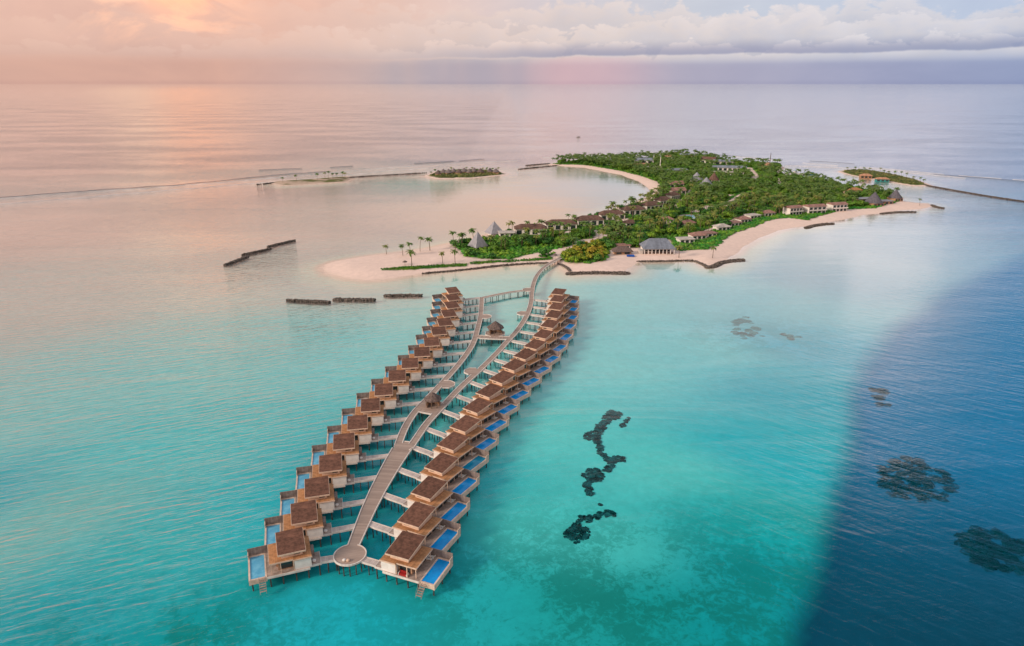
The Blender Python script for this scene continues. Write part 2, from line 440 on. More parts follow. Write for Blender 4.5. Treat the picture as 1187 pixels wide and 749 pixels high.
def vnoise(X, Y, s, seed=0):
    """cheap smooth value noise"""
    rs = np.random.RandomState(seed); T = rs.rand(256, 256)
    x = X / s + 1000; y = Y / s + 1000
    xi = np.floor(x).astype(int); yi = np.floor(y).astype(int)
    fx = x - xi; fy = y - yi
    fx = fx * fx * (3 - 2 * fx); fy = fy * fy * (3 - 2 * fy)
    g = lambda a, b: T[a % 256, b % 256]
    return (g(xi, yi) * (1 - fx) + g(xi + 1, yi) * fx) * (1 - fy) + (g(xi, yi + 1) * (1 - fx) + g(xi + 1, yi + 1) * fx) * fy


def fb(X, Y, s, seed=0, o=4):
    return sum(vnoise(X, Y, s / 2 ** k, seed + k) * 0.5 ** k for k in range(o)) / sum(0.5 ** k for k in range(o))


def sstep(a, b, v):
    t = np.clip((v - a) / (b - a), 0, 1); return t * t * (3 - 2 * t)


# sea floor colour through its depth of water, some reflection painted in: survey points
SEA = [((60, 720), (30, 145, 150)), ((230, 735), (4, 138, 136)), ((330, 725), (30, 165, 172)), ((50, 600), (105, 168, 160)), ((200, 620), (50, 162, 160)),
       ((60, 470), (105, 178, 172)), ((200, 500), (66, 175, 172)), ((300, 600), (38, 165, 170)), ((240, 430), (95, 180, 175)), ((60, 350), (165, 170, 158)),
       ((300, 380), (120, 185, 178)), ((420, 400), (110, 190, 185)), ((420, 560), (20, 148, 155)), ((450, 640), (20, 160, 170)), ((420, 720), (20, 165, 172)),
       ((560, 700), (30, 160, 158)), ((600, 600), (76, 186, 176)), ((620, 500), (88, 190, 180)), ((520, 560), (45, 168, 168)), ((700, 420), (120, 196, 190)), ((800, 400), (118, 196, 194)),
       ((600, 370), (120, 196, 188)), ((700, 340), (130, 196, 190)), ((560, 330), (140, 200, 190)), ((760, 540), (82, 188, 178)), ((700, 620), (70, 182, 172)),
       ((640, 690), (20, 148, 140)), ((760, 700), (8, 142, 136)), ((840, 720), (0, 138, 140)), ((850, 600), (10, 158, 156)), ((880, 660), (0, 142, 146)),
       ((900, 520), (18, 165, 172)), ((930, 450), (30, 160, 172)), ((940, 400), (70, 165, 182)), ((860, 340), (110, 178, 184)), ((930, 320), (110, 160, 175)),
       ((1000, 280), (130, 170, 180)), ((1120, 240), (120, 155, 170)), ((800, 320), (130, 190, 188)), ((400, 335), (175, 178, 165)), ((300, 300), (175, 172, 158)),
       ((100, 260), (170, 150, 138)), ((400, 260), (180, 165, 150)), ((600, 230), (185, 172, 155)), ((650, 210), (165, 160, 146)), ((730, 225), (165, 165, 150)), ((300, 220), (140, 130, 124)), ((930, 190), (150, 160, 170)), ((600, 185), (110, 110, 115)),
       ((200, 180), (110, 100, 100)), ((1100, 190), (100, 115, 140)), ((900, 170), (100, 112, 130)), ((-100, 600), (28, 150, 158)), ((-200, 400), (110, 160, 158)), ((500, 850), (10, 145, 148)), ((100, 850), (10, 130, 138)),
       ((715, 206), (50, 150, 130)), ((690, 202), (50, 150, 130)), ((540, 209), (70, 160, 140)), ((690, 216), (185, 175, 160))]  # teal points paint tree reflections off the far lagoon beach and hut islet
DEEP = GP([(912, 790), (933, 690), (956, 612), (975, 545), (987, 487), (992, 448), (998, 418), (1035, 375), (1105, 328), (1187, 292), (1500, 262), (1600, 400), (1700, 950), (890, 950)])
ISL = {}


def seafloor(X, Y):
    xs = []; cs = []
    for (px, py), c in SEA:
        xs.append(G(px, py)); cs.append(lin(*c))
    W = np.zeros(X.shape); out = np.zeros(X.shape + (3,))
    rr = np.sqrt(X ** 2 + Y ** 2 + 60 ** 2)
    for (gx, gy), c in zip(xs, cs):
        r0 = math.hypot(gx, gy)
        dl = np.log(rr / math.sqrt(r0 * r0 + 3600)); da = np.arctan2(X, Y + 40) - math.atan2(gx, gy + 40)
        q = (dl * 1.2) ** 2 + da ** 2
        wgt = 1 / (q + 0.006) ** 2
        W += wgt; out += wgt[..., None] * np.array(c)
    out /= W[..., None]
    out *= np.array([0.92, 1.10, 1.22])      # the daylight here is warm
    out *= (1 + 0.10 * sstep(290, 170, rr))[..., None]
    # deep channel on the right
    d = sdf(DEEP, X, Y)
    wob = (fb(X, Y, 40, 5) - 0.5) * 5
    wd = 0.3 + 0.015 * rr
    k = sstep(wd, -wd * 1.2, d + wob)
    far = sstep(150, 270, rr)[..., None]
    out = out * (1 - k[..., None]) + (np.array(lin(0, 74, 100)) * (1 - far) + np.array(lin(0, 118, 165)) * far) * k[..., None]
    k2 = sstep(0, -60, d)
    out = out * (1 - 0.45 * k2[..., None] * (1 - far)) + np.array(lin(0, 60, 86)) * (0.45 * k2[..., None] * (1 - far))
    return out, k


ox0, ox1, oy0, oy1, st = -720, 900, 40, 1330, 3.0
nx = int((ox1 - ox0) / st) + 1; ny = int((oy1 - oy0) / st) + 1
gx = ox0 + np.arange(nx) * st; gy = oy0 + np.arange(ny) * st
X, Y = np.meshgrid(gx, gy)
dI = sdf(ISLAND, X, Y); dA = sdf(ISLET_A, X, Y); dB = sdf(ISLET_B, X, Y); dC = sdf(ISLET_C, X, Y)
dall = np.minimum(np.minimum(dI, dA), np.minimum(dB, dC))
dw = dall + (fb(X, Y, 14, 9) - 0.5) * 3.0
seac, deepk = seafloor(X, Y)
Z = np.where(dw < 0, np.minimum(1.5, -dw * 0.11), -np.minimum(1.6, dw * 0.07))
Z = Z + (fb(X, Y, 9, 20) - 0.5) * np.where(dw < -3, 0.35, 0.12)
Z = Z - 3.0 * deepk
sand = np.array(lin(232, 208, 196))
wet = np.array(lin(205, 188, 170))
shal = np.array(lin(182, 200, 186))
kk = sstep(-1.5, 3.0, dw)[..., None]
col = sand * (1 - kk) + wet * kk
kk = sstep(2, 9, dw)[..., None]
col = col * (1 - kk) + shal * kk
kk = sstep(5, 26, dw)[..., None]
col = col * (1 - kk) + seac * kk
# planted ground
dV = sdf(VEG, X, Y) + (fb(X, Y, 10, 31) - 0.5) * 5
dL = sdf(LAWN, X, Y)
dH = np.minimum(sdf(HEDGE_SPIT, X, Y), sdf(HEDGE_SHORE, X, Y))
islet_green = np.minimum(dB + 4, dC + 4.5) + (fb(X, Y, 8, 33) - 0.5) * 4
pd = np.full(X.shape, 1e9)
for pl, pw in zip(PATHS, PATHW): pd = np.minimum(pd, linedist(pl, X, Y) - pw / 2)
gk = np.maximum(sstep(0.8, -1.2, dV), sstep(0.8, -1, islet_green)) 
gk = np.maximum(gk, sstep(0.6, -0.6, dH)) * sstep(-0.5, 0.8, pd)
green = np.array([0.035, 0.10, 0.014]) ; lawn = np.array([0.05, 0.24, 0.02])
gcol = green * (0.6 + 0.8 * fb(X, Y, 6, 40))[..., None]
lk = sstep(1, -1, dL)[..., None]
gcol = gcol * (1 - lk) + lawn * (0.75 + 0.5 * fb(X, Y, 5, 44))[..., None] * lk
og = sstep(1, -1, np.minimum(dB, dC))[..., None]
gcol = gcol * (1 - og) + np.array([0.09, 0.12, 0.03]) * og
col = col * (1 - gk[..., None]) + gcol * gk[..., None]
scrub = (sstep(-1, -5, dA) * sstep(0.42, 0.6, fb(X, Y, 9, 51)))[..., None]
ak = sstep(1, -1, dA)[..., None]
col = col * (1 - ak) + np.array([0.50, 0.38, 0.30]) * ak
col = col * (1 - scrub) + np.array([0.13, 0.14, 0.05]) * scrub
# weed mask: mottled seagrass at the bottom centre and beyond
wx, wy = G(760, 690); weed = np.exp(-(((X - wx) / 75) ** 2 + ((Y - wy) / 34) ** 2))
wx, wy = G(210, 760); weed = np.maximum(weed, 0.9 * np.exp(-(((X - wx) / 40) ** 2 + ((Y - wy) / 22) ** 2)))
wx, wy = G(870, 385); weed = np.maximum(weed, 0.5 * np.exp(-(((X - wx) / 40) ** 2 + ((Y - wy) / 30) ** 2)))
weed = weed * (1 - deepk) * (dw > 10)


def grid_object(name, X, Y, Z, col, aux, m):
    ny, nx = X.shape
    me = bpy.data.meshes.new(name)
    nv = nx * ny; nf = (nx - 1) * (ny - 1)
    me.vertices.add(nv); me.loops.add(nf * 4); me.polygons.add(nf)
    me.vertices.foreach_set('co', np.stack([X, Y, Z], -1).astype(np.float32).ravel())
    i = np.arange(nv).reshape(ny, nx)
    q = np.stack([i[:-1, :-1], i[:-1, 1:], i[1:, 1:], i[1:, :-1]], -1).reshape(-1, 4)
    me.loops.foreach_set('vertex_index', q.ravel().astype(np.int32))
    me.polygons.foreach_set('loop_start', (np.arange(nf) * 4).astype(np.int32))
    me.polygons.foreach_set('use_smooth', np.ones(nf, bool))
    me.update(calc_edges=True)
    ca = me.color_attributes.new('tint', 'FLOAT_COLOR', 'POINT')
    ca.data.foreach_set('color', np.concatenate([col, aux[..., None]], -1).astype(np.float32).ravel())
    me.materials.append(m)
    o = bpy.data.objects.new(name, me); C.objects.link(o)
    return o


def seabed_mat():
    m = bpy.data.materials.new('sand_and_seabed'); m.use_nodes = True
    t = m.node_tree; n = NT(t); b = t.nodes['Principled BSDF']
    at = n.n('ShaderNodeAttribute', attribute_name='tint')
    tc = n.n('ShaderNodeTexCoord').outputs['Object']
    f = n.noise(tc, 0.30, 8, 0.72)
    k = n.math('MULTIPLY_ADD', f, 0.5, 0.75)
    colr = n.mix(1.0, at.outputs['Color'], n.comb(k, k, k), 'MULTIPLY')
    g = n.noise(tc, 0.045, 3, 0.6, 0.5)
    g2 = n.noise(tc, 0.50, 8, 0.75, 0.6)
    wd = n.math('MULTIPLY', at.outputs['Alpha'], n.ss(n.math('ADD', n.math('MULTIPLY', g, 0.55), n.math('MULTIPLY', g2, 0.60)), 0.50, 0.62))
    colr = n.mix(n.math('MULTIPLY', wd, 0.62), colr, (0.0015, 0.15, 0.115, 1))
    n.put(b.inputs['Base Color'], colr)
    b.inputs['Roughness'].default_value = 0.95; b.inputs['Specular IOR Level'].default_value = 0.1
    return m


SEABED = seabed_mat()
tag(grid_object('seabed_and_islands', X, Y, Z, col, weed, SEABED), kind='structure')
# outer ocean floor far beyond, lower
oc = bpy.data.materials.new('ocean_floor'); oc.use_nodes = True
_n = NT(oc.node_tree); _b = oc.node_tree.nodes['Principled BSDF']
_tc = _n.n('ShaderNodeTexCoord').outputs['Object']
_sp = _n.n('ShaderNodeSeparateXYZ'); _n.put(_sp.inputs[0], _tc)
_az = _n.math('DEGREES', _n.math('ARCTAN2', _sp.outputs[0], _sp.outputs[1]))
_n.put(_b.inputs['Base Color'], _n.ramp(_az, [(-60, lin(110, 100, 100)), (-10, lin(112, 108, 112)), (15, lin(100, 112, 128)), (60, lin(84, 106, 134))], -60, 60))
_b.inputs['Roughness'].default_value = 1.0
mb = MB(); L = 150000
mb.add([(-L, -L, -9), (L, -L, -9), (L, L, -9), (-L, L, -9)], [(0, 1, 2, 3)])
tag(mb.build('ocean_floor', oc), kind='structure')


# ------------------------------------------------------------------ water surface
def water_mat():
    m = bpy.data.materials.new('sea_water'); m.use_nodes = True
    t = m.node_tree; t.nodes.clear(); n = NT(t)
    tc = n.n('ShaderNodeTexCoord').outputs['Object']
    # swell crests run roughly left-near to right-far; the lagoon behind is calmer
    def sw(phi, sx_, sy_, det=3, dist=0.4):
        return n.noise(n.mapping(n.mapping(tc, (1, 1, 1), (0, 0, R(-phi))), (sx_, sy_, 1)), 1.0, det, 0.5, dist)
    sp = n.n('ShaderNodeSeparateXYZ'); n.put(sp.inputs[0], tc)
    right = n.ss(sp.outputs[0], -10.0, 70.0)
    al = sw(24, 0.10, 0.52, 4); ar = sw(-38, 0.07, 0.36, 4)
    a = n.math('ADD', n.math('MULTIPLY', al, n.math('SUBTRACT', 1.0, right)), n.math('MULTIPLY', ar, right))
    b = sw(10, 0.35, 1.0, 3, 0.3)
    c = sw(4, 0.010, 0.04, 3, 0.6)
    patch = n.noise(n.mapping(tc, (0.004, 0.009, 1)), 1.0, 3, 0.5)
    h = n.math('ADD', n.math('MULTIPLY', a, 0.75), n.math('MULTIPLY', b, 0.22))
    h = n.math('MULTIPLY', h, n.math('MULTIPLY_ADD', n.ss(patch, 0.35, 0.65), 0.6, 0.45))
    # open water on the left is rippled, the water between villas and drop-off lies in their lee
    wl_ = n.math('SUBTRACT', 1.0, n.ss(sp.outputs[0], -85.0, -35.0))
    wr_ = n.ss(n.math('SUBTRACT', sp.outputs[0], n.math('MULTIPLY', sp.outputs[1], 0.55)), -50.0, 15.0)
    wr_ = n.math('MULTIPLY', wr_, n.math('MULTIPLY_ADD', n.ss(sp.outputs[1], 120.0, 230.0), 0.75, 0.30))
    wf_ = n.ss(sp.outputs[1], 600.0, 1000.0)
    h = n.math('MULTIPLY', h, n.math('MULTIPLY_ADD', n.math('MAXIMUM', n.math('MAXIMUM', n.math('MULTIPLY', wl_, 1.7), n.math('MULTIPLY', wr_, 1.25)), wf_), 0.82, 0.20))
    # sheltered water around the island is calm
    sv = n.n('ShaderNodeVectorMath', operation='DISTANCE'); n.put(sv.inputs[0], n.mapping(tc, (0.72, 0.5, 1))); sv.inputs[1].default_value = (90, 290, 0)
    calm = n.math('MULTIPLY_ADD', n.ss(sv.outputs['Value'], 110.0, 220.0), 0.82, 0.18)
    h = n.math('MULTIPLY', n.math('ADD', h, n.math('MULTIPLY', c, 1.3)), calm)
    bp = n.n('ShaderNodeBump'); bp.inputs['Strength'].default_value = 1.0; bp.inputs['Distance'].default_value = 0.85
    n.put(bp.inputs['Height'], h)
    fr = n.n('ShaderNodeFresnel'); fr.inputs['IOR'].default_value = 1.46; n.put(fr.inputs['Normal'], bp.outputs[0])
    gl = n.n('ShaderNodeBsdfGlossy'); gl.inputs['Roughness'].default_value = 0.07; n.put(gl.inputs['Normal'], bp.outputs[0])
    gl.inputs['Color'].default_value = (1, 1, 1, 1)
    tr = n.n('ShaderNodeBsdfTransparent')
    mx = n.n('ShaderNodeMixShader'); ge = n.n('ShaderNodeNewGeometry'); n.put(mx.inputs[0], n.math('MULTIPLY', n.math('MULTIPLY_ADD', fr.outputs[0], 1.8, -0.105, clamp=True), n.math('SUBTRACT', 1.0, ge.outputs['Backfacing']))); n.put(mx.inputs[1], tr.outputs[0]); n.put(mx.inputs[2], gl.outputs[0])
    out = n.n('ShaderNodeOutputMaterial'); n.put(out.inputs[0], mx.outputs[0])
    return m


mb = MB(); mb.add([(-L, -L, 0), (L, -L, 0), (L, L, 0), (-L, L, 0)], [(0, 1, 2, 3)])
tag(mb.build('sea_water', water_mat()), kind='structure')

# ------------------------------------------------------------------ materials
M = {}
M['roof'] = mat('brown_shingle_roof', (0.170, 0.080, 0.054), 0.85, 0.18, 0.9, extra=stripes(1.5, 1, 0.8), rnd=0.30)
M['lowroof'] = mat('tan_timber_roof', (0.47, 0.235, 0.11), 0.8, 0.12, 1.2, extra=stripes(2.0, 0, 0.82), rnd=0.30)
M['fascia'] = mat('pale_timber_fascia', (0.72, 0.52, 0.40), 0.7, 0.08, 1.0)
M['white'] = mat('white_painted_wall', (0.82, 0.77, 0.74), 0.7, 0.05, 0.7)
M['wall'] = mat('warm_timber_wall', (0.46, 0.27, 0.17), 0.75, 0.12, 1.5, extra=stripes(2.5, 0, 0.75))
M['deck'] = mat('weathered_deck', (0.40, 0.32, 0.28), 0.85, 0.12, 0.9, extra=stripes(2.2, 1, 0.8))
M['walk'] = mat('pale_walkway_deck', (0.60, 0.52, 0.49), 0.85, 0.08, 0.8, extra=stripes(2.0, 0, 0.84))
M['poolwall'] = mat('pale_stone_pool_wall', (0.72, 0.56, 0.46), 0.75, 0.10, 0.8)
M['screen'] = mat('grey_timber_screen', (0.27, 0.22, 0.20), 0.85, 0.12, 1.0, extra=stripes(2.4, 0, 0.75))
M['post'] = mat('dark_wet_pile', (0.10, 0.085, 0.08), 0.8, 0.3, 0.8)
M['glass'] = mat('dark_window_glass', (0.03, 0.045, 0.05), 0.12, 0.1, 0.4, spec=0.6)
M['cloth_w'] = mat('white_fabric', (0.78, 0.75, 0.72), 0.9, 0.05, 2.0)
M['cloth_d'] = mat('grey_fabric', (0.10, 0.10, 0.12), 0.9, 0.1, 2.0)
M['red'] = mat('red_fabric', (0.38, 0.02, 0.02), 0.9, 0.1, 2.0)
M['kerb'] = mat('pale_kerb_rail', (0.74, 0.68, 0.64), 0.8, 0.08, 0.7)
M['thatch'] = mat('dark_thatch', (0.16, 0.12, 0.11), 0.95, 0.25, 1.6)
M['gthatch'] = mat('grey_thatch', (0.30, 0.31, 0.36), 0.9, 0.12, 0.9)
M['wthatch'] = mat('silver_grey_roof', (0.33, 0.33, 0.37), 0.85, 0.10, 0.7)
M['slate'] = mat('slate_blue_roof', (0.20, 0.23, 0.29), 0.7, 0.10, 0.5, extra=stripes(1.0, 0, 0.86))
M['pinkroof'] = mat('faded_red_roof', (0.34, 0.19, 0.16), 0.85, 0.15, 0.5)
M['brownroof'] = mat('brown_thatch_roof', (0.16, 0.095, 0.075), 0.9, 0.16, 0.5)
M['metalroof'] = mat('grey_metal_roof', (0.24, 0.27, 0.32), 0.5, 0.10, 0.2, extra=stripes(0.8, 0, 0.85))
M['rock'] = mat('dark_rock', (0.15, 0.125, 0.11), 0.95, 0.35, 0.9)
M['reef'] = mat('dark_coral', (0.008, 0.085, 0.095), 1.0, 0.35, 0.5, spec=0.0)
M['trunk'] = mat('grey_bark', (0.20, 0.14, 0.10), 0.95, 0.2, 1.5)
M['concrete'] = mat('pale_concrete', (0.55, 0.50, 0.46), 0.85, 0.12, 0.3)
M['teal'] = mat('teal_paint', (0.05, 0.28, 0.28), 0.6, 0.1, 0.6)
M['blue'] = mat('blue_canvas', (0.02, 0.10, 0.42), 0.7, 0.1, 1.0)
M['orange'] = mat('orange_tile_roof', (0.50, 0.27, 0.17), 0.8, 0.15, 0.6)
M['foam'] = mat('white_foam', (0.80, 0.76, 0.76), 0.9, 0.1, 0.12)


def pool_mat(name, deep, light):
    m = bpy.data.materials.new(name); m.use_nodes = True
    t = m.node_tree; n = NT(t); b = t.nodes['Principled BSDF']
    tc = n.n('ShaderNodeTexCoord').outputs['Object']
    sp = n.n('ShaderNodeSeparateXYZ'); n.put(sp.inputs[0], tc)
    f = n.noise(tc, 0.9, 4, 0.6)
    br = n.n('ShaderNodeTexBrick'); n.put(br.inputs[0], tc); br.inputs['Scale'].default_value = 1.0; br.inputs['Mortar Size'].default_value = 0.04
    c = n.mix(n.ss(f, 0.3, 0.7), deep, light)
    c = n.mix(n.math('MULTIPLY', br.outputs['Fac'], 0.25), c, light)
    n.put(b.inputs['Base Color'], c)
    b.inputs['Roughness'].default_value = 0.08; b.inputs['IOR'].default_value = 1.33
    bp = n.n('ShaderNodeBump'); bp.inputs['Strength'].default_value = 0.25; bp.inputs['Distance'].default_value = 0.05
    n.put(bp.inputs['Height'], n.noise(tc, 2.5, 3)); n.put(b.inputs['Normal'], bp.outputs[0])
    return m


M['pool_blue'] = pool_mat('blue_tiled_pool_water', (0.003, 0.26, 0.70), (0.006, 0.33, 0.82))
M['pool_teal'] = pool_mat('teal_tiled_pool_water', (0.004, 0.22, 0.42), (0.01, 0.30, 0.50))
M['pool_pale'] = pool_mat('pale_blue_pool_water', (0.08, 0.36, 0.60), (0.17, 0.50, 0.72))  # paler blue has the sky reflection on the left row pools mixed in


def foliage(name, c1, c2, c3, scale=0.6, rnd=0.5):
    m = bpy.data.materials.new(name); m.use_nodes = True
    t = m.node_tree; n = NT(t); b = t.nodes['Principled BSDF']
    ge = n.n('ShaderNodeNewGeometry')
    f = n.noise(ge.outputs['Position'], scale, 4, 0.6)
    big = n.noise(ge.outputs['Position'], 0.07, 3, 0.6)
    oi = n.n('ShaderNodeObjectInfo').outputs['Random']
    c = n.mix(n.ss(f, 0.35, 0.62), c1, c2)
    s = n.math('ADD', n.math('MULTIPLY', oi, rnd), n.math('MULTIPLY', big, 1.0 - rnd))
    c = n.mix(n.ss(s, 0.36, 0.78), c, c3)
    rp = n.n('ShaderNodeNewGeometry').outputs['Random Per Island']
    k = n.math('MULTIPLY_ADD', rp, 0.7, 0.65)
    c = n.mix(1.0, c, n.comb(k, k, k), 'MULTIPLY')
    n.put(b.inputs['Base Color'], c)
    b.inputs['Roughness'].default_value = 0.6; b.inputs['Specular IOR Level'].default_value = 0.25
    b.inputs['Subsurface Weight'].default_value = 0.0
    return m


M['leaf'] = foliage('broad_leaves', (0.018, 0.078, 0.018), (0.060, 0.20, 0.024), (0.17, 0.30, 0.022))
M['leaf_y'] = foliage('yellow_green_leaves', (0.11, 0.20, 0.014), (0.24, 0.30, 0.02), (0.36, 0.27, 0.03))
M['palm'] = foliage('palm_fronds', (0.045, 0.11, 0.022), (0.12, 0.20, 0.035), (0.20, 0.21, 0.045))
M['bush'] = foliage('low_bushes', (0.03, 0.13, 0.012), (0.05, 0.22, 0.016), (0.16, 0.27, 0.02), 0.25, 0.0)

# ------------------------------------------------------------------ villas
NUM = ['first', 'second', 'third', 'fourth', 'fifth', 'sixth', 'seventh', 'eighth', 'ninth', 'tenth', 'eleventh', 'twelfth', 'thirteenth',
       'fourteenth', 'fifteenth', 'sixteenth', 'seventeenth', 'eighteenth']


def lounger(name='sun_lounger'):
    r = empty(name, (0, 0, 0))
    f = MB().box(-0.95, 0.55, -0.32, 0.32, 0.22, 0.28)
    for x in (-0.85, 0.45):
        for y in (-0.28, 0.28): f.box(x - .03, x + .03, y - .03, y + .03, 0, 0.22)
    f.build('frame', M['white'], r)
    c = MB().box(-0.93, 0.35, -0.30, 0.30, 0.28, 0.38)
    c.add([(0.35, -.3, .28), (0.35, .3, .28), (0.35, .3, .38), (0.35, -.3, .38), (0.95, -.3, .62), (0.95, .3, .62), (0.9, .3, .72), (0.9, -.3, .72)],
          [(0, 3, 2, 1), (4, 5, 6, 7), (3, 7, 6, 2), (0, 1, 5, 4), (0, 4, 7, 3), (1, 2, 6, 5)])
    c.build('cushion', M['cloth_w'], r)
    return r


def make_villa(s, first=False):
    """local: x outward from the boardwalk, y along the pool away from the camera end, z from the water"""
    mir = s < 0
    r = empty('overwater_villa', (0, 0, 0))
    B = lambda mb, name, m, par=r: mb.build(name, m, par, mir)
    D = 1.8
    # deck platforms
    dk = MB()
    dk.box(-5.4, 4.25, -4.7, 4.9, D - 0.30, D)
    dk.box(-8.0, -5.41, -4.0, 0.6, D - 0.26, D + 0.02)
    B(dk, 'deck', M['deck'])
    ed = MB()
    ed.box(-5.45, 4.24, -4.86, -4.71, D - 0.5, D + 0.06)
    ed.box(-8.12, -8.01, -4.0, 0.6, D - 0.45, D + 0.10)
    ed.box(-8.12, -5.46, -4.14, -4.01, D - 0.45, D + 0.10)
    B(ed, 'deck_fascia', M['kerb'])
    # planter screen by the entrance
    B(MB().box(-6.9, -5.9, -0.6, 1.9, D + 0.03, D + 1.5), 'entry_screen', M['screen'])
    # bathroom block, white
    bb = MB(); bb.box(-5.9, -2.1, -4.5, -1.7, D + 0.01, 4.35)
    B(bb, 'bathroom_block', M['white'])
    # main room
    wl = MB(); wl.box(-5.0, 2.0, -1.69, 3.2, D + 0.01, 4.55); wl.box(-2.09, 1.6, -3.2, -1.70, D + 0.01, 4.50)
    B(wl, 'wall', M['wall'])
    gp = B(MB().box(2.004, 2.06, -1.4, 2.8, D + 0.1, 4.2), 'glass_door', M['glass'])
    B(MB().box(2.062, 2.10, 0.6, 0.8, D + 0.1, 4.2), 'door_frame', M['fascia'], gp)
    B(MB().box(-1.6, 1.2, -3.26, -3.205, D + 0.3, 4.1), 'window', M['glass'])
    # veranda posts
    for x, y in ((3.1, -3.95), (3.1, 2.9), (-1.9, -4.4), (1.0, -4.4)):
        B(MB().box(x - .09, x + .09, y - .09, y + .09, D, 4.5), 'column', M['fascia'])
    # lower roof
    lr = MB()
    lr.prism([(-6.1, -4.6), (-1.9, -4.6), (-1.9, -4.2), (3.4, -4.2), (3.4, 3.6), (-6.1, 3.6)], 4.56, 4.80)
    lo = B(lr, 'lower_roof', M['lowroof'])
    fz = MB(); fz.box(-6.2, -1.9, -4.72, -4.605, 4.48, 4.83); fz.box(-1.895, 3.5, -4.32, -4.205, 4.48, 4.83); fz.box(3.405, 3.51, -4.2, 3.6, 4.48, 4.83)
    B(fz, 'fascia', M['fascia'], lo)
    # clerestory and upper roof, rising away from the lagoon end
    cl = MB(); cl.box(-4.2, 0.7, -3.1, 3.0, 4.81, 6.15)
    B(cl, 'clerestory', M['fascia'])
    wn = B(MB().box(-3.7, -2.2, -3.16, -3.104, 5.25, 5.75), 'clerestory_window', M['glass'])
    ur = MB(); z0, z1 = 6.2, 7.0
    x0, x1, y0, y1 = -4.9, 1.35, -3.95, 4.1
    ur.add([(x0, y0, z0), (x1, y0, z0), (x1, y1, z1), (x0, y1, z1), (x0, y0, z0 + .32), (x1, y0, z0 + .32), (x1, y1, z1 + .32), (x0, y1, z1 + .32)],
           [(3, 2, 1, 0), (4, 5, 6, 7), (0, 1, 5, 4), (1, 2, 6, 5), (2, 3, 7, 6), (3, 0, 4, 7)])
    uo = B(ur, 'upper_roof', M['roof'])
    fz = MB()
    fz.box(x0 - .06, x1 + .06, y0 - .12, y0 - .003, z0 - .08, z0 + .30)
    for xa, xb in ((x0 - .10, x0 - .003), (x1 + .003, x1 + .10)):
        fz.add([(xa, y0, z0 - .06), (xb, y0, z0 - .06), (xb, y1, z1 - .06), (xa, y1, z1 - .06), (xa, y0, z0 + .29), (xb, y0, z0 + .29), (xb, y1, z1 + .29), (xa, y1, z1 + .29)],
               [(3, 2, 1, 0), (4, 5, 6, 7), (0, 1, 5, 4), (1, 2, 6, 5), (2, 3, 7, 6), (3, 0, 4, 7)])
    B(fz, 'fascia', M['fascia'], uo)
    # pool basin
    pb = MB()
    pb.box(4.26, 4.62, -4.7, 4.6, 0.75, D + 0.06); pb.box(7.85, 8.25, -4.7, 4.6, 0.55, D + 0.16)
    pb.box(4.625, 7.845, -4.7, -4.3, 0.65, D + 0.12); pb.box(4.625, 7.845, 4.15, 4.6, 0.65, D + 0.12)
    pb.box(4.625, 7.845, -4.295, 4.145, 0.7, 1.0)
    pool = B(pb, 'pool', M['poolwall'])
    B(MB().box(4.63, 7.84, -4.29, 4.14, 1.01, D - 0.02), 'pool_water', M['pool_blue'] if s > 0 else M['pool_pale'], pool)
    # privacy screen along the far side with a short return
    ps = MB(); ps.box(-0.6, 8.25, 4.62, 4.80, 1.1, 3.95)
    B(ps, 'privacy_wall', M['screen'])
    pw = MB(); pw.box(8.06, 8.25, 3.2, 4.61, D + 0.17, 3.1)
    B(pw, 'privacy_wall', M['poolwall'])
    # piles
    for x in (-7.6, -5.0, -2.2, 0.8, 3.6, 7.6):
        for y in (-4.0, 0.2, 4.2):
            if x == -7.6 and y > 1: continue
            B(MB().tube((x, y, -3.2), (x, y, D - 0.3 if x < 7 else 0.6), 0.17, n=6), 'pile', M['post'])
    if first:
        st = MB()
        for i in range(6):
            st.box(4.7, 6.0, -4.95 - i * .42, -4.75 - i * .42 + .2, 1.55 - i * .34, 1.62 - i * .34)
        for x in (4.62, 6.02):
            st.add([(x, -4.72, 1.75), (x + .07, -4.72, 1.75), (x + .07, -7.2, -.4), (x, -7.2, -.4), (x, -4.72, 1.5), (x + .07, -4.72, 1.5), (x + .07, -7.2, -.65), (x, -7.2, -.65)],
                   [(0, 1, 2, 3), (7, 6, 5, 4), (0, 4, 5, 1), (2, 6, 7, 3), (0, 3, 7, 4), (1, 5, 6, 2)])
            st.tube((x, -4.8, 1.7), (x, -4.8, 2.6), .03); st.tube((x, -7.0, -.2), (x, -7.0, .7), .03); st.tube((x, -4.8, 2.6), (x, -7.0, .7), .03)
        B(st, 'stairs', M['deck'])
    return r


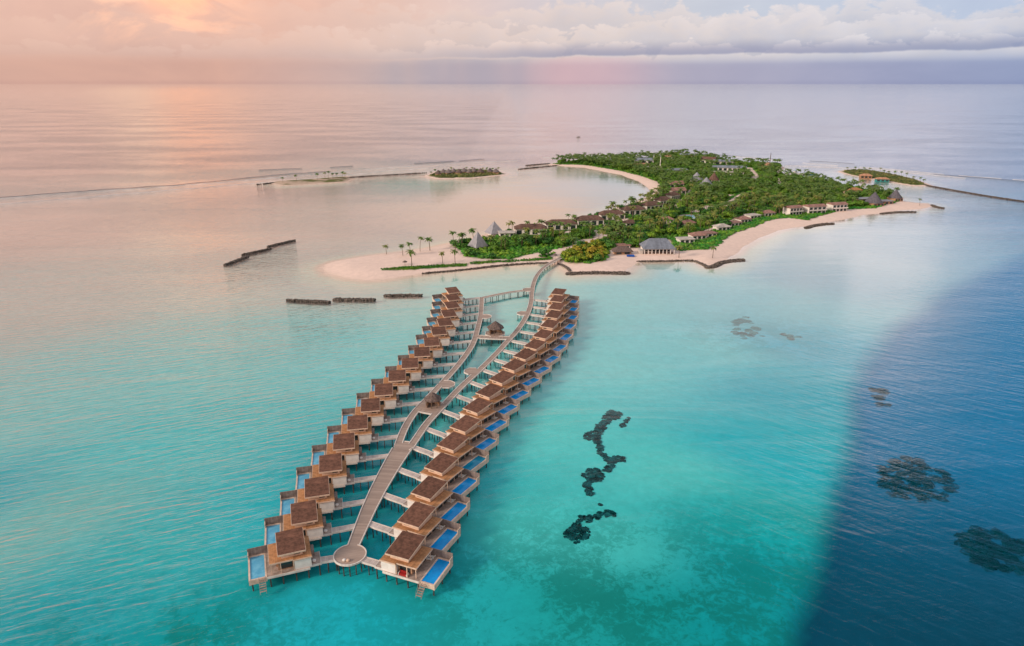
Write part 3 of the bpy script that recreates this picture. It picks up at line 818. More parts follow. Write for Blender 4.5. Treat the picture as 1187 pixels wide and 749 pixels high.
ZB, ZW = 6.2, 3.95
RB = [(473, 649), (485, 612.6), (498.6, 578.7), (512.6, 549.8), (525, 524), (539, 501.7), (552.7, 481.4), (566, 462.7), (581.4, 446.5), (595.4, 431.6), (609.4, 417.4), (621.4, 405.3), (632.2, 392.6), (638.8, 382), (644, 371.0), (647.7, 361.1), (648.8, 351.7), (649.8, 343)]
RW = [(525.3, 642.4), (534.1, 607.9), (544.9, 578.1), (555.9, 549), (567, 523.3), (578.7, 503.5), (590.8, 481.4), (603.4, 464.1), (616.1, 448), (628.8, 433.4), (640, 421), (651, 408.5), (659.4, 395.7), (666.9, 382), (670.1, 370.2), (672.3, 360.6), (672.7, 351.5), (672.8, 343.2)]
RT = [-22, -26, -29, -31, -33, -35, -37, -38.5, -39.5, -39.5, -38, -34, -30, -26.5, -24.5, -22.5, -21, -20]
LB = [(354.4, 640), (368.4, 605.8), (383.6, 578), (398.5, 548.5), (412.8, 522.5), (428, 500), (442, 478.5), (456.9, 459.4), (471.6, 443), (485.8, 429), (499.8, 415), (511, 403), (519, 389), (526.6, 379.3), (531.4, 369.1), (534.6, 358.5), (535.4, 349), (535, 340)]
LW = [(286.2, 635.7), (306.1, 599.9), (323.5, 568.2), (342, 540.2), (360.2, 515), (378, 492.5), (395, 472.8), (412.1, 455.1), (429.3, 438.7), (445.7, 423.5), (460.2, 410.9), (472.1, 399.3), (481.2, 387.5), (488.2, 377.2), (493.5, 367), (498, 357.9), (499.7, 349.4), (500.1, 341.4)]
LT = [21, 18, 16, 14, 12.5, 11.5, 10.5, 9.5, 8.5, 7.5, 8, 9.5, 12, 14.5, 16.5, 18.5, 20, 21]


def locate(b, wp, th, s):
    th = R(th); c, sn = math.cos(th), math.sin(th)
    rot = lambda p: (p[0] * c - p[1] * sn, p[0] * sn + p[1] * c)
    if s > 0: lb, lw = (1.35, -3.95), (8.25, 4.7)
    else: lb, lw = (4.9, -3.95), (-8.25, 4.7)
    gb = G(*b, ZB); gw = G(*wp, ZW); rb = rot(lb); rw = rot(lw)
    k = 0.4
    return ((gb[0] - rb[0]) * k + (gw[0] - rw[0]) * (1 - k), (gb[1] - rb[1]) * k + (gw[1] - rw[1]) * (1 - k))


# boardwalk centre lines
TRUNK = smooth_line([G(x, y, 2) for x, y in [(405.6, 643), (411, 629), (432, 579), (454.5, 538), (466, 520)]], 1)
ARM_L = smooth_line([G(x, y, 2) for x, y in [(461, 518), (464.5, 507), (471, 492), (481, 477), (493.4, 464.5), (506.7, 450.3), (522.7, 433), (537.4, 415.4), (549.4, 397.4), (553.8, 380), (557.3, 366.8), (558, 353.4), (558.3, 344.5)]], 2)
ARM_R = smooth_line([G(x, y, 2) for x, y in [(474.5, 520), (483.5, 507), (493.5, 492), (503, 481.5), (513.5, 470.3), (533.5, 449.2), (547, 436.9), (563, 422.3), (578.8, 406.3), (589, 394.5), (597, 386.5), (605.5, 375), (612, 363), (615.8, 351), (616.3, 341), (617.5, 331), (621.5, 320), (630, 310), (642, 302.7), (650, 299)]], 2)
TOPX = smooth_line([G(x, y, 2) for x, y in [(558.3, 345.5), (576.7, 341.5), (596, 338), (608, 337), (616.5, 334)]], 2)
MIDX = smooth_line([G(x, y, 2) for x, y in [(551.5, 390), (562, 391), (578, 391.8), (591, 392)]], 1)
LOWX = smooth_line([G(x, y, 2) for x, y in [(486, 474), (494, 475.5), (507, 478)]], 1)


def offset(pl, wd):
    out = []
    for i, p in enumerate(pl):
        a = pl[max(0, i - 1)]; b = pl[min(len(pl) - 1, i + 1)]
        d = Vector((b[0] - a[0], b[1] - a[1])).normalized()
        w_ = wd[i] if isinstance(wd, list) else wd
        out.append((p[0] - d.y * w_, p[1] + d.x * w_))
    return out


def circle(c, r, n, a0=0): return [(c[0] + r * math.cos(a0 + 2 * math.pi * i / n), c[1] + r * math.sin(a0 + 2 * math.pi * i / n)) for i in range(n)]


def build_boardwalk():
    root = empty('boardwalk', (*TRUNK[0], 0))
    root.location = (0, 0, 0)
    tag(root, 'long forked timber boardwalk on piles linking both villa rows to the island', 'boardwalk')
    pieces = []
    def strip(pl, hw, zoff):
        pl = resample(pl, 1.5)
        hws = hw(pl) if callable(hw) else [hw] * len(pl)
        l = offset(pl, hws); r = offset(pl, [-h for h in hws])
        pieces.append((l, r, pl, zoff, r + l[::-1]))
    n0 = TRUNK[1]
    strip(TRUNK, lambda pl: [1.15 + 1.85 * i / (len(pl) - 1) for i in range(len(pl))], 0.0)
    strip(ARM_L, 1.02, 0.006); strip(ARM_R, 1.02, 0.010)
    strip(TOPX, 1.0, 0.014); strip(MIDX, 1.7, 0.018); strip(LOWX, 2.0, 0.022)
    polys = [p[4] for p in pieces]
    bays = []
    for (px, py), rad, n, zo in (((405.6, 643.2), 3.75, 28, 0.026), ((517.5, 445.5), 3.3, 8, 0.03), ((547.5, 430.5), 3.3, 8, 0.034),
                                 ((562.3, 367), 3.2, 8, 0.038), ((606.5, 363.3), 3.2, 8, 0.042), ((574, 386.5), 4.6, 8, 0.046), ((500.5, 470.5), 4.3, 8, 0.05),
                                 ((468, 517.5), 3.0, 10, 0.054), ((612.5, 336), 3.4, 8, 0.058)):
        c = circle(G(px, py, 2), rad, n, math.pi / 8)
        bays.append((c, zo)); polys.append(c)
    # deck surfaces with a planks direction in uv
    mb = MB(); uvs = []
    for l, r, pl, zo, _ in pieces:
        z = 2.0 + zo; s = 0
        for i in range(len(pl) - 1):
            s2 = s + math.dist(pl[i], pl[i + 1])
            o = len(mb.v)
            mb.v += [(*r[i], z), (*r[i + 1], z), (*l[i + 1], z), (*l[i], z), (*r[i], z - .35), (*r[i + 1], z - .35), (*l[i + 1], z - .35), (*l[i], z - .35)]
            for f, u in (((0, 1, 2, 3), [(s, -1), (s2, -1), (s2, 1), (s, 1)]), ((7, 6, 5, 4), [(s, 0)] * 4), ((4, 5, 1, 0), [(s, 0)] * 4), ((3, 2, 6, 7), [(s, 0)] * 4)):
                mb.f.append(tuple(k + o for k in f)); uvs += u
            s = s2
    for c, zo in bays:
        z = 2.0 + zo; n = len(c)
        o = len(mb.v); mb.prism(c, z - .35, z)
        for fi in mb.f[-(n + 2):]:
            for vi in fi: x, y, _z = mb.v[vi]; uvs.append((x * 0.2 + y, 0))
    m = bpy.data.materials.new('boardwalk_planks'); m.use_nodes = True
    t = m.node_tree; n_ = NT(t); b = t.nodes['Principled BSDF']
    uvn = n_.n('ShaderNodeUVMap'); uvn.uv_map = 'planks'
    tc = n_.n('ShaderNodeTexCoord').outputs['Object']
    sp = n_.n('ShaderNodeSeparateXYZ'); n_.put(sp.inputs[0], uvn.outputs[0])
    cell = n_.math('FLOOR', n_.math('MULTIPLY', sp.outputs[0], 1.6))
    wn = n_.n('ShaderNodeTexWhiteNoise', noise_dimensions='1D'); n_.put(wn.inputs['W'], cell)
    gap = n_.ss(n_.math('FRACT', n_.math('MULTIPLY', sp.outputs[0], 1.6)), 0.0, 0.2)
    k = n_.math('MULTIPLY', n_.math('MULTIPLY_ADD', wn.outputs[0], 0.28, 0.86), n_.math('MULTIPLY_ADD', gap, 0.25, 0.75))
    f = n_.noise(tc, 0.25, 5, 0.65)
    c_ = n_.mix(f, (0.30, 0.225, 0.19, 1), (0.44, 0.34, 0.29, 1))
    n_.put(b.inputs['Base Color'], n_.mix(1.0, c_, n_.comb(k, k, k), 'MULTIPLY')); b.inputs['Roughness'].default_value = 0.85
    o = mb.build('deck', m, root)
    uv = o.data.uv_layers.new(name='planks')
    uv.data.foreach_set('uv', [c for u in uvs for c in u])
    # kerb rails along every free edge
    kb = MB()
    def kerb(pl, own, zt, side):
        seg = list(zip(pl[:-1], pl[1:]))
        for a, b2 in seg:
            mx_, my_ = (a[0] + b2[0]) / 2, (a[1] + b2[1]) / 2
            if any(inpoly(mx_, my_, p) for j, p in enumerate(polys) if j != own): continue
            d = Vector((b2[0] - a[0], b2[1] - a[1])); ln = d.length
            if ln < 1e-4: continue
            d /= ln; nx_, ny_ = -d.y * side, d.x * side
            w2 = 0.25
            kb.add([(a[0], a[1], zt - .30), (b2[0], b2[1], zt - .30), (b2[0] + nx_ * w2, b2[1] + ny_ * w2, zt - .30), (a[0] + nx_ * w2, a[1] + ny_ * w2, zt - .30),
                    (a[0], a[1], zt + .16), (b2[0], b2[1], zt + .16), (b2[0] + nx_ * w2, b2[1] + ny_ * w2, zt + .16), (a[0] + nx_ * w2, a[1] + ny_ * w2, zt + .16)],
                   [(3, 2, 1, 0), (4, 5, 6, 7), (0, 1, 5, 4), (1, 2, 6, 5), (2, 3, 7, 6), (3, 0, 4, 7)])
    for j, (l, r, pl, zo, _) in enumerate(pieces):
        kerb(l, j, 2.0 + zo, 1); kerb(r, j, 2.0 + zo, -1)
    for q, (c, zo) in enumerate(bays):
        kerb(c + [c[0]], len(pieces) + q, 2.0 + zo, -1)
    kb.build('kerb', M['kerb'], root)
    # piles
    pts = []
    for l, r, pl, zo, _ in pieces:
        for i in range(2, len(pl) - 1, 3):
            pts += [(l[i][0] * .9 + pl[i][0] * .1, l[i][1] * .9 + pl[i][1] * .1), (r[i][0] * .9 + pl[i][0] * .1, r[i][1] * .9 + pl[i][1] * .1)]
    for c, zo in bays:
        cx_ = sum(p[0] for p in c) / len(c); cy_ = sum(p[1] for p in c) / len(c)
        pts += [(p[0] * .9 + cx_ * .1, p[1] * .9 + cy_ * .1) for p in c[::2]]
    pts.sort(key=lambda p: math.hypot(*p))
    for p in pts[:100]: MB().tube((*p, -3.2), (*p, 1.75), .16).build('pile', M['post'], root)
    mb = MB()
    for p in pts[100:]: mb.tube((*p, -3.2), (*p, 1.75), .16)
    tag(mb.build('pile', M['post'], root), kind='stuff')


build_boardwalk()


def ray_hit(p, d, pl):
    best = None
    for a, b in zip(pl[:-1], pl[1:]):
        ex, ey = b[0] - a[0], b[1] - a[1]
        den = d[0] * ey - d[1] * ex
        if abs(den) < 1e-9: continue
        t = ((a[0] - p[0]) * ey - (a[1] - p[1]) * ex) / den
        u = ((a[0] - p[0]) * d[1] - (a[1] - p[1]) * d[0]) / den
        if t > 0 and -0.001 <= u <= 1.001 and (best is None or t < best): best = t
    return best


def make_link(p, q, label, idx):
    root = empty('link_walkway', (*p, 0), math.atan2(q[1] - p[1], q[0] - p[0]))
    tag(root, label, 'walkway', 'short walkways between the boardwalk and the villas')
    ln = math.dist(p, q)
    MB().box(0, ln, -0.85, 0.85, 1.55, 1.86).build('deck', M['walk'], root)
    MB().box(0, ln, 0.855, 1.02, 1.45, 1.98).build('kerb', M['kerb'], root); MB().box(0, ln, -1.02, -0.855, 1.45, 1.98).build('kerb', M['kerb'], root)
    k = max(1, int(ln // 2.6))
    for i in range(k):
        x = (i + 0.8) * ln / (k + .6)
        for y in (-.75, .75): MB().tube((x, y, -3), (x, y, 1.54), .13).build('pile', M['post'], root)
    return root


VILLAS = []
def villa_row(s, B_, W_, T_, side, board):
    base = [make_villa(s, True), make_villa(s, False)]
    cm = childmap_of(None)
    lg = lounger() if s > 0 else None
    for i, (b, wp, th) in enumerate(zip(B_, W_, T_)):
        if i < 2: r = base[i]
        else: r = copy_tree(base[1], cm)
        x, y = locate(b, wp, th, s)
        r.location = (x, y, 0); r.rotation_euler = (0, 0, R(th))
        ordn = 'nearest the round deck' if i == 0 else ('closest to the island' if i == 17 else NUM[i] + ' from the round deck')
        tag(r, 'brown-roofed water villa with %s pool, %s row, %s' % ('pale blue' if s < 0 else ('teal' if i == 4 else 'bright blue'), side, ordn), 'villa', 'overwater villas in the %s row' % side)
        VILLAS.append((r, s, x, y, th))
        t = R(th); c, sn = math.cos(t), math.sin(t)
        e = (-7.9 * s, -2.9)
        p = (x + e[0] * c - e[1] * sn, y + e[0] * sn + e[1] * c)
        dd = (-s * c, -s * sn)
        if i == 0:
            ctr = G(405.6, 643.4, 2); dv = Vector((ctr[0] - p[0], ctr[1] - p[1])); L_ = dv.length; dv.normalize(); q = (p[0] + dv.x * (L_ - 3.5), p[1] + dv.y * (L_ - 3.5))
        else:
            h = ray_hit(p, dd, board)
            if h is None or h > 22:
                q = min(resample(board, 1), key=lambda a: math.dist(a, p))
            else: q = (p[0] + dd[0] * h, p[1] + dd[1] * h)
            L_ = math.dist(p, q); k = (L_ - 1.1) / L_; q = (p[0] + (q[0] - p[0]) * k, p[1] + (q[1] - p[1]) * k)
        make_link(p, q, 'pale walkway to the %s row water villa %s' % (side, ordn), i)
        wl = lambda lx, ly: (x + lx * s * c - ly * sn, y + lx * s * sn + ly * c)
        # white pot by the entrance
        pt = MB(); px_, py_ = wl(-6.6, -2.9)
        for k, (z0, z1, r0, r1) in enumerate(((0, .25, .28, .45), (.25, .55, .45, .42), (.55, .62, .42, .34))): pt.tube((0, 0, z0), (0, 0, z1), r0, r1, 10, k == 0)
        pt.tube((0, 0, .5), (0, 0, .55), .36, .36, 10)
        po = pt.build('pot', M['cloth_w']); po.location = (px_, py_, 1.82)
        tag(po, 'white round pot on entry deck of %s row villa %s' % (side, ordn), 'pot', 'white pots on the villa entry decks')
        if s > 0:
            for k in range(2):
                l2 = lg if (i == 0 and k == 0) else copy_tree(lg, LGM)
                if i == 0 and k == 0:
                    global_lg(lg)
                lx, ly = wl(2.95, 3.0 + k * 0.95)
                l2.location = (lx, ly, 1.8); l2.rotation_euler = (0, 0, t + R(8) + (math.pi if k == 2 else 0))
                tag(l2, '%s sun lounger on pool deck of right row villa %s' % ('nearer' if k == 0 else 'farther', ordn), 'sun lounger', 'sun loungers on the pool decks')


LGM = {}
def global_lg(o):
    for ch in C.objects:
        if ch.parent == o: LGM.setdefault(o, []).append(ch)


villa_row(1, RB, RW, RT, 'right', list(TRUNK) + list(ARM_R)[3:])
villa_row(-1, LB, LW, LT, 'left', list(TRUNK) + list(ARM_L)[3:])
# the fifth pool on the right is teal
r5 = VILLAS[4][0]
for o in C.objects:
    if o.parent == r5 and o.name.startswith('pool'):
        for q in C.objects:
            if q.parent == o:
                q.data = q.data.copy(); q.data.materials[0] = M['pool_teal']


# red sofa under the veranda of the nearest right villa
def place(v, lx, ly):
    r, s, x, y, th = v; t = R(th)
    return (x + lx * s * math.cos(t) - ly * math.sin(t), y + lx * s * math.sin(t) + ly * math.cos(t))


px_, py_ = place(VILLAS[0], -0.3, -4.0)
sf = empty('sofa', (px_, py_, 1.8), R(RT[0]))
MB().box(-1.0, 1.0, -.45, .45, .0, .42).build('seat', M['red'], sf)
MB().box(-1.0, 1.0, .30, .48, .43, .85).build('backrest', M['red'], sf)
for x in (-1.16, 1.005): MB().box(x, x + .155, -.45, .48, 0, .6).build('armrest', M['cloth_w'], sf)
tag(sf, 'red sofa on the veranda of the nearest right hand water villa', 'sofa')
for k, pxy in enumerate(((399, 650), (403.5, 650.3))):
    x, y = G(*pxy, 2.1)
    b = MB(); b.tube((0, 0, 0), (0, 0, .3), .35, .5, 10).tube((0, 0, .3), (0, 0, .5), .5, .3, 10)
    o = b.build('bean_bag', M['cloth_w'] if k == 0 else M['fascia'], None, smooth=True); o.location = (x, y, 2.05)
    tag(o, ('white' if k == 0 else 'pinkish') + ' bean bag seat on the near edge of the round deck', 'bean bag', 'seats on the round deck')


# pavilions on the boardwalk
def pavilion(px, py, rot, w_, label, name='thatched_pavilion', m='thatch'):
    x, y = G(px, py, 2.05)
    r = empty(name, (x, y, 2.06), rot)
    h = w_ / 2
    p8 = circle((0, 0), h * 1.25, 8, math.pi / 8)
    b = MB(); b.pyramid(p8, 2.7, (0, 0, 2.7 + w_ * .52), .22); b.build('roof', M[m], r)
    for a in circle((0, 0), h * .95, 8, math.pi / 8): MB().tube((*a, 0), (*a, 2.75), .13).build('column', M['trunk'], r)
    w2 = MB(); c8 = circle((0, 0), h * .88, 8, math.pi / 8)
    for i in range(8):
        if i in (4, 5, 6): continue
        a, b2 = c8[i], c8[(i + 1) % 8]
        d = Vector((b2[0] - a[0], b2[1] - a[1])).normalized() * .1; nn = (-d.y * .6, d.x * .6)
        w2.prism([a, b2, (b2[0] + nn[0], b2[1] + nn[1]), (a[0] + nn[0], a[1] + nn[1])], 0, 1.5)
    w2.build('wall', M['wall'], r)
    tag(r, label, 'pavilion', 'thatched pavilions on the boardwalk')


pavilion(574.5, 386.3, 0.2, 6.4, 'dark thatched pavilion on the middle cross walk of the boardwalk')
pavilion(502, 470.5, 0.3, 5.2, 'small dark thatched pavilion between the boardwalk arms near the wide trunk')

# ------------------------------------------------------------------ rocks: groynes and breakwaters
ICO_V = []; ICO_F = []
def _ico():
    t = (1 + 5 ** .5) / 2
    v = [(-1, t, 0), (1, t, 0), (-1, -t, 0), (1, -t, 0), (0, -1, t), (0, 1, t), (0, -1, -t), (0, 1, -t), (t, 0, -1), (t, 0, 1), (-t, 0, -1), (-t, 0, 1)]
    v = [Vector(p).normalized() for p in v]
    f = [(0, 11, 5), (0, 5, 1), (0, 1, 7), (0, 7, 10), (0, 10, 11), (1, 5, 9), (5, 11, 4), (11, 10, 2), (10, 7, 6), (7, 1, 8), (3, 9, 4), (3, 4, 2), (3, 2, 6), (3, 6, 8), (3, 8, 9), (4, 9, 5), (2, 4, 11), (6, 2, 10), (8, 6, 7), (9, 8, 1)]
    return v, f
ICO_V, ICO_F = _ico()


def lump(mb, x, y, z, rx, ry, rz, rng, jit=0.22):
    a = rng.uniform(0, 6.28); c, s = math.cos(a), math.sin(a)
    v = []
    for p in ICO_V:
        k = 1 + rng.uniform(-jit, jit)
        X_, Y_ = p.x * rx * k, p.y * ry * k
        v.append((x + X_ * c - Y_ * s, y + X_ * s + Y_ * c, z + p.z * rz * k))
    mb.add(v, ICO_F)


def groyne(pl, wd, label, name='rock_groyne', group=None, cat='groyne', h=1.1, m='rock', z0=0.0, step=0.9):
    rng = random.Random(hash(label) % 1000 if False else int(pl[0][0] * 13 + pl[0][1]))
    pts = resample(smooth_line(pl, 2) if len(pl) > 2 else pl, step)
    mb = MB(); L_ = len(pts)
    for i, p in enumerate(pts):
        a = pts[max(0, i - 1)]; b = pts[min(L_ - 1, i + 1)]
        d = Vector((b[0] - a[0], b[1] - a[1]))
        if d.length < 1e-6: continue
        d.normalize(); e = min(1, (min(i, L_ - 1 - i) + 1.5) / 4)
        k = max(2, int(wd / 1.0))
        for j in range(k):
            t = ((j + .5) / k - .5) * wd * e + rng.uniform(-.2, .2)
            hh = (h * (1 - (2 * t / (wd + .01)) ** 2 * .75)) * rng.uniform(.75, 1.15) * (0.6 + 0.4 * e)
            r = rng.uniform(.5, .85)
            lump(mb, p[0] - d.y * t + rng.uniform(-.2, .2), p[1] + d.x * t, z0 + hh - r * .6, r, r * 1.2, r * .75, rng)
            if z0 == 0: lump(mb, p[0] - d.y * t * 1.2, p[1] + d.x * t * 1.2, -0.5, r * 1.1, r * 1.1, r * 1.1, rng)
    o = mb.build(name, M[m])
    tag(o, label, cat, group)


gr = 'rock breakwaters standing in the lagoon'
groyne(GP([(333, 348.2), (357, 349.6), (382, 350.5)]), 2.8, 'leftmost dark rock breakwater off the sand spit, nearest the camera', 'breakwater', gr, 'breakwater')
groyne(GP([(387, 347.2), (410, 347.6), (434, 348)]), 2.8, 'middle dark rock breakwater of the three off the sand spit', 'breakwater', gr, 'breakwater')
groyne(GP([(446, 343), (468, 342.8), (489, 342.6)]), 2.8, 'dark rock breakwater closest to the far left villas', 'breakwater', gr, 'breakwater')
groyne(GP([(260.5, 307.5), (273, 303), (287, 297.5)]), 2.8, 'near rock breakwater in the open lagoon at left, lowest of three', 'breakwater', gr, 'breakwater')
groyne(GP([(281, 295.8), (297, 292.5), (314, 288.2)]), 2.8, 'middle rock breakwater in the open lagoon at left', 'breakwater', gr, 'breakwater')
groyne(GP([(310, 286.5), (325, 282.8), (342, 278.8)]), 2.8, 'farthest of the three rock breakwaters in the open lagoon at left', 'breakwater', gr, 'breakwater')
gg = 'rock groynes along the beach'
groyne(GP([(657, 317.5), (680, 316.5), (705, 316.5), (729, 317)]), 4.6, 'dark curved rock groyne right of the boardwalk landing', group=gg)
groyne(GP([(819, 310.5), (828, 309), (836, 304.5), (848, 302.5), (862, 301.5)]), 4.6, 'dark hooked rock groyne at the beach corner right of the restaurant', group=gg)
groyne(GP([(934, 264.5), (942, 262), (955, 260), (966, 259.5)]), 4.5, 'dark rock groyne in front of the white two storey villas', group=gg)
groyne(GP([(1021, 248.2), (1035, 246.5), (1048, 246), (1061, 246)]), 4.5, 'dark rock groyne below the overwater restaurant beach', group=gg)
groyne(GP([(1080, 238), (1087, 240.8), (1094, 241.6)]), 4.5, 'short rock groyne at the far right tip of the beach', group=gg)
groyne(GP([(490, 317.5), (540, 312.8), (580, 308), (610, 305.8), (635, 305)]), 1.6, 'low dark stone revetment along the shore left of the boardwalk landing', 'stone_revetment', None, 'revetment', .9)
groyne(GP([(647, 306), (656, 309), (661, 314.5)]), 1.4, 'curved low stone edge of the little inlet beside the boardwalk landing', 'stone_revetment', None, 'revetment', .9)
groyne(GP([(739, 303.5), (770, 303.2), (803, 302), (812, 305.5), (820, 309.5)]), 1.8, 'low stone revetment in front of the blue roofed beach restaurant', 'stone_revetment', None, 'revetment', 1.0)
groyne(GP([(601, 196.3), (625, 194), (645, 192), (660, 191)]), 3, 'thin rock groyne closing the far side of the round lagoon', group='far rock groynes', step=2.0)
groyne(GP([(610, 192), (625, 190.7), (637, 190)]), 5, 'broad rock groyne running left from the island\'s far green arm', group='far rock groynes', step=1.8)
groyne(GP([(1070, 214.5), (1100, 220), (1140, 227), (1187, 234), (1260, 243)]), 5, 'long dark rock causeway running right from the small right islet', group='far rock groynes', step=1.8)
groyne(GP([(298, 214), (310, 213), (322, 211.5)]), 3, 'thin rock groyne at the left end of the sandy islet', group='far rock groynes', step=2.0)
groyne(GP([(403, 206), (430, 204), (460, 202.5), (494, 200.5)]), 3, 'thin dark rock groyne between the sandy islet and the hut islet', group='far rock groynes', step=2.0)


# ------------------------------------------------------------------ coral reefs under water
def reef(poly, label, z=-1.55, name='coral_reef', spacing=1.5, m='reef', rs=1.0, holes=-0.55):
    rng = random.Random(int(abs(poly[0][0]) * 7 + poly[0][1]))
    xs = [p[0] for p in poly]; ys = [p[1] for p in poly]
    mb = MB(); x = min(xs) - 1
    while x < max(xs) + 1:
        y = min(ys) - 1
        while y < max(ys) + 1:
            xx = x + rng.uniform(-.7, .7) * spacing; yy = y + rng.uniform(-.7, .7) * spacing
            if inpoly(xx, yy, poly) and rng.random() < .93 and mnoise.noise(Vector((xx * .23, yy * .23, 4.0))) > holes:
                r = rng.uniform(.7, 1.25) * spacing * 1.25 * rs
                lump(mb, xx, yy, z + rng.uniform(-.2, .2), r, r * 1.1, r * .12, rng, .3)
            y += spacing
        x += spacing
    if mb.v: tag(mb.build(name, M[m]), label, 'reef', 'dark coral reefs under the lagoon water')


def gz(l): return GP(l, -1.4)
reef(gz([(677, 506), (681, 500), (689, 498), (697, 484), (707, 475), (722, 479), (714, 487), (707, 487), (699, 499), (697, 508), (690, 511), (680, 509)]), 'upper dark coral patch of the winding reef in the turquoise water', spacing=.62)
reef(gz([(690, 509), (695, 509), (699, 524), (706, 531), (715, 528), (724, 531), (724, 535), (715, 533), (711, 540), (706, 547), (697, 546), (705, 538), (700, 531), (693, 524)]), 'thin bent middle stretch of the winding coral reef', spacing=.62)
reef(gz([(719, 494), (728, 483), (731, 484), (722, 496)]), 'short straight coral strip beside the top of the winding reef', spacing=.62)
reef(gz([(675, 552), (682, 543), (694, 543), (700, 552), (696, 559), (685, 559), (686, 572), (681, 576), (678, 565), (676, 558)]), 'rounded dark coral clump in the middle of the winding reef', spacing=.62)
reef(gz([(652, 620), (668, 606), (672, 599), (690, 596), (701, 591), (714, 594), (713, 597), (700, 598), (688, 603), (683, 611), (684, 620), (668, 629)]), 'lowest dark coral patch of the winding reef', spacing=.62)
reef(gz([(682, 576), (690, 580), (700, 585), (699, 588), (688, 582)]), 'string of small coral heads between the winding reef patches', spacing=1.6, rs=.6)
M['reef2'] = mat('deep_coral', (0.0, 0.075, 0.105), 1.0, 0.12, 0.3, spec=0.0)
def murky(m, fac):
    t = m.node_tree; n = NT(t); b = t.nodes['Principled BSDF']; out = t.nodes['Material Output']
    tc = n.n('ShaderNodeTexCoord').outputs['Object']
    f = n.math('MULTIPLY', n.ss(n.noise(tc, 1.3, 5, 0.7), 0.36, 0.50), fac)
    tr = n.n('ShaderNodeBsdfTransparent'); mx = n.n('ShaderNodeMixShader')
    n.put(mx.inputs[0], f); n.put(mx.inputs[1], tr.outputs[0]); n.put(mx.inputs[2], b.outputs[0]); n.put(out.inputs[0], mx.outputs[0])
murky(M['reef2'], 0.42)
murky(M['reef'], 0.97)
def gz2(l): return GP(l, -4.4)
reef(gz2([(1020, 540), (1040, 530), (1070, 532), (1098, 545), (1110, 565), (1090, 580), (1060, 582), (1035, 575), (1018, 560)]), 'broad dim coral patch in the deep blue water', -4.6, m='reef2', spacing=1.2, holes=-.25)
reef(gz2([(1108, 622), (1130, 612), (1165, 618), (1187, 628), (1192, 660), (1160, 665), (1125, 650)]), 'large dark coral patch in the deep blue water at the right edge', -4.5, spacing=1.2, m='reef2', holes=-.28)
reef(gz2([(1010, 447), (1026, 450), (1030, 470), (1015, 472)]), 'small coral patch just inside the deep blue edge', -4.5, m='reef2', spacing=1.2, holes=0)
M['reef3'] = mat('pale_coral', (0.05, 0.26, 0.28), 1.0, 0.25, 0.3, spec=0.0)
murky(M['reef3'], 0.6)
reef(gz([(850, 372), (865, 366), (880, 375), (884, 390), (868, 394), (852, 388)]), 'faint coral patch in the pale water off the beach', -1.6, m='reef3', spacing=1.5, holes=0)
reef(gz([(905, 386), (918, 385), (926, 390), (915, 394)]), 'small faint coral patch beside the larger pale water one', -1.6, m='reef3', spacing=1.3, holes=-.05)


# ------------------------------------------------------------------ breaking waves along the outer reef
def foam(pl, wd, label, name='breaking_wave', m='foam', dens=0.62, seed=1):
    rng = random.Random(seed)
    pts = resample(smooth_line(pl, 2), 6.0); mb = MB(); off = 0
    pts = [(x, y + 14 * mnoise.noise(Vector((x * .012, seed * .3, 0))) + 5 * mnoise.noise(Vector((x * .05, seed, 3)))) for x, y in pts]
    run = None
    for i in range(len(pts) - 1):
        a, b = pts[i], pts[i + 1]
        k = mnoise.noise(Vector((a[0] * .02, a[1] * .02, seed * 3.7)))
        if k < -0.12 + (0.62 - dens) * .8: continue
        w_ = wd * (0.35 + 1.1 * max(0, k + .3)) * rng.uniform(.7, 1.2)
        d = Vector((b[0] - a[0], b[1] - a[1])).normalized()
        nn = (-d.y * w_, d.x * w_)
        h = 0.25
        mb.add([(a[0], a[1], .02), (b[0], b[1], .02), (b[0] + nn[0], b[1] + nn[1], .02), (a[0] + nn[0], a[1] + nn[1], .02),
                (a[0] + nn[0] * .4, a[1] + nn[1] * .4, h), (b[0] + nn[0] * .4, b[1] + nn[1] * .4, h)],
               [(0, 1, 5, 4), (4, 5, 2, 3)])
    o = mb.build(name, M[m]); tag(o, kind='structure')


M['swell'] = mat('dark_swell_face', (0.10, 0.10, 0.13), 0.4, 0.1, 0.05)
foam(GP([(-60, 236), (60, 226), (180, 217), (300, 207), (420, 197), (520, 189.5), (600, 186)]), 1.7, '', seed=2, dens=1.3)
foam(GP([(-60, 240), (100, 229), (240, 217), (380, 205.5), (470, 196), (560, 190)]), 1.1, '', seed=4, dens=1.2)
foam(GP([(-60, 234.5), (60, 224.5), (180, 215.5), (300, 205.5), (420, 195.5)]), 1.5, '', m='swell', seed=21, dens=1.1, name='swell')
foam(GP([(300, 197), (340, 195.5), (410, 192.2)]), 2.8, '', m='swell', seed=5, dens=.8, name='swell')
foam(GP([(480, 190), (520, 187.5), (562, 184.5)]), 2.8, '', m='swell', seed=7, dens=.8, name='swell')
foam(GP([(630, 183), (690, 179.5), (780, 175.5), (860, 182), (930, 189), (1010, 194), (1100, 203), (1200, 210)]), 4.5, '', seed=9, dens=.75)
foam(GP([(900, 192), (960, 194), (1010, 195.5), (1060, 201), (1120, 207)]), 7.0, '', seed=11, dens=.9)
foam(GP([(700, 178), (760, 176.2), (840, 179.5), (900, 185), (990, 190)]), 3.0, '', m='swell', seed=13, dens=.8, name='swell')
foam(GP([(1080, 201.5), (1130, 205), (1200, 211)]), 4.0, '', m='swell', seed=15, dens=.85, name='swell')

# ------------------------------------------------------------------ island buildings
FOOT = []        # (x, y, radius) kept free of plants
FRONT = []       # open gardens before the houses: low plants only


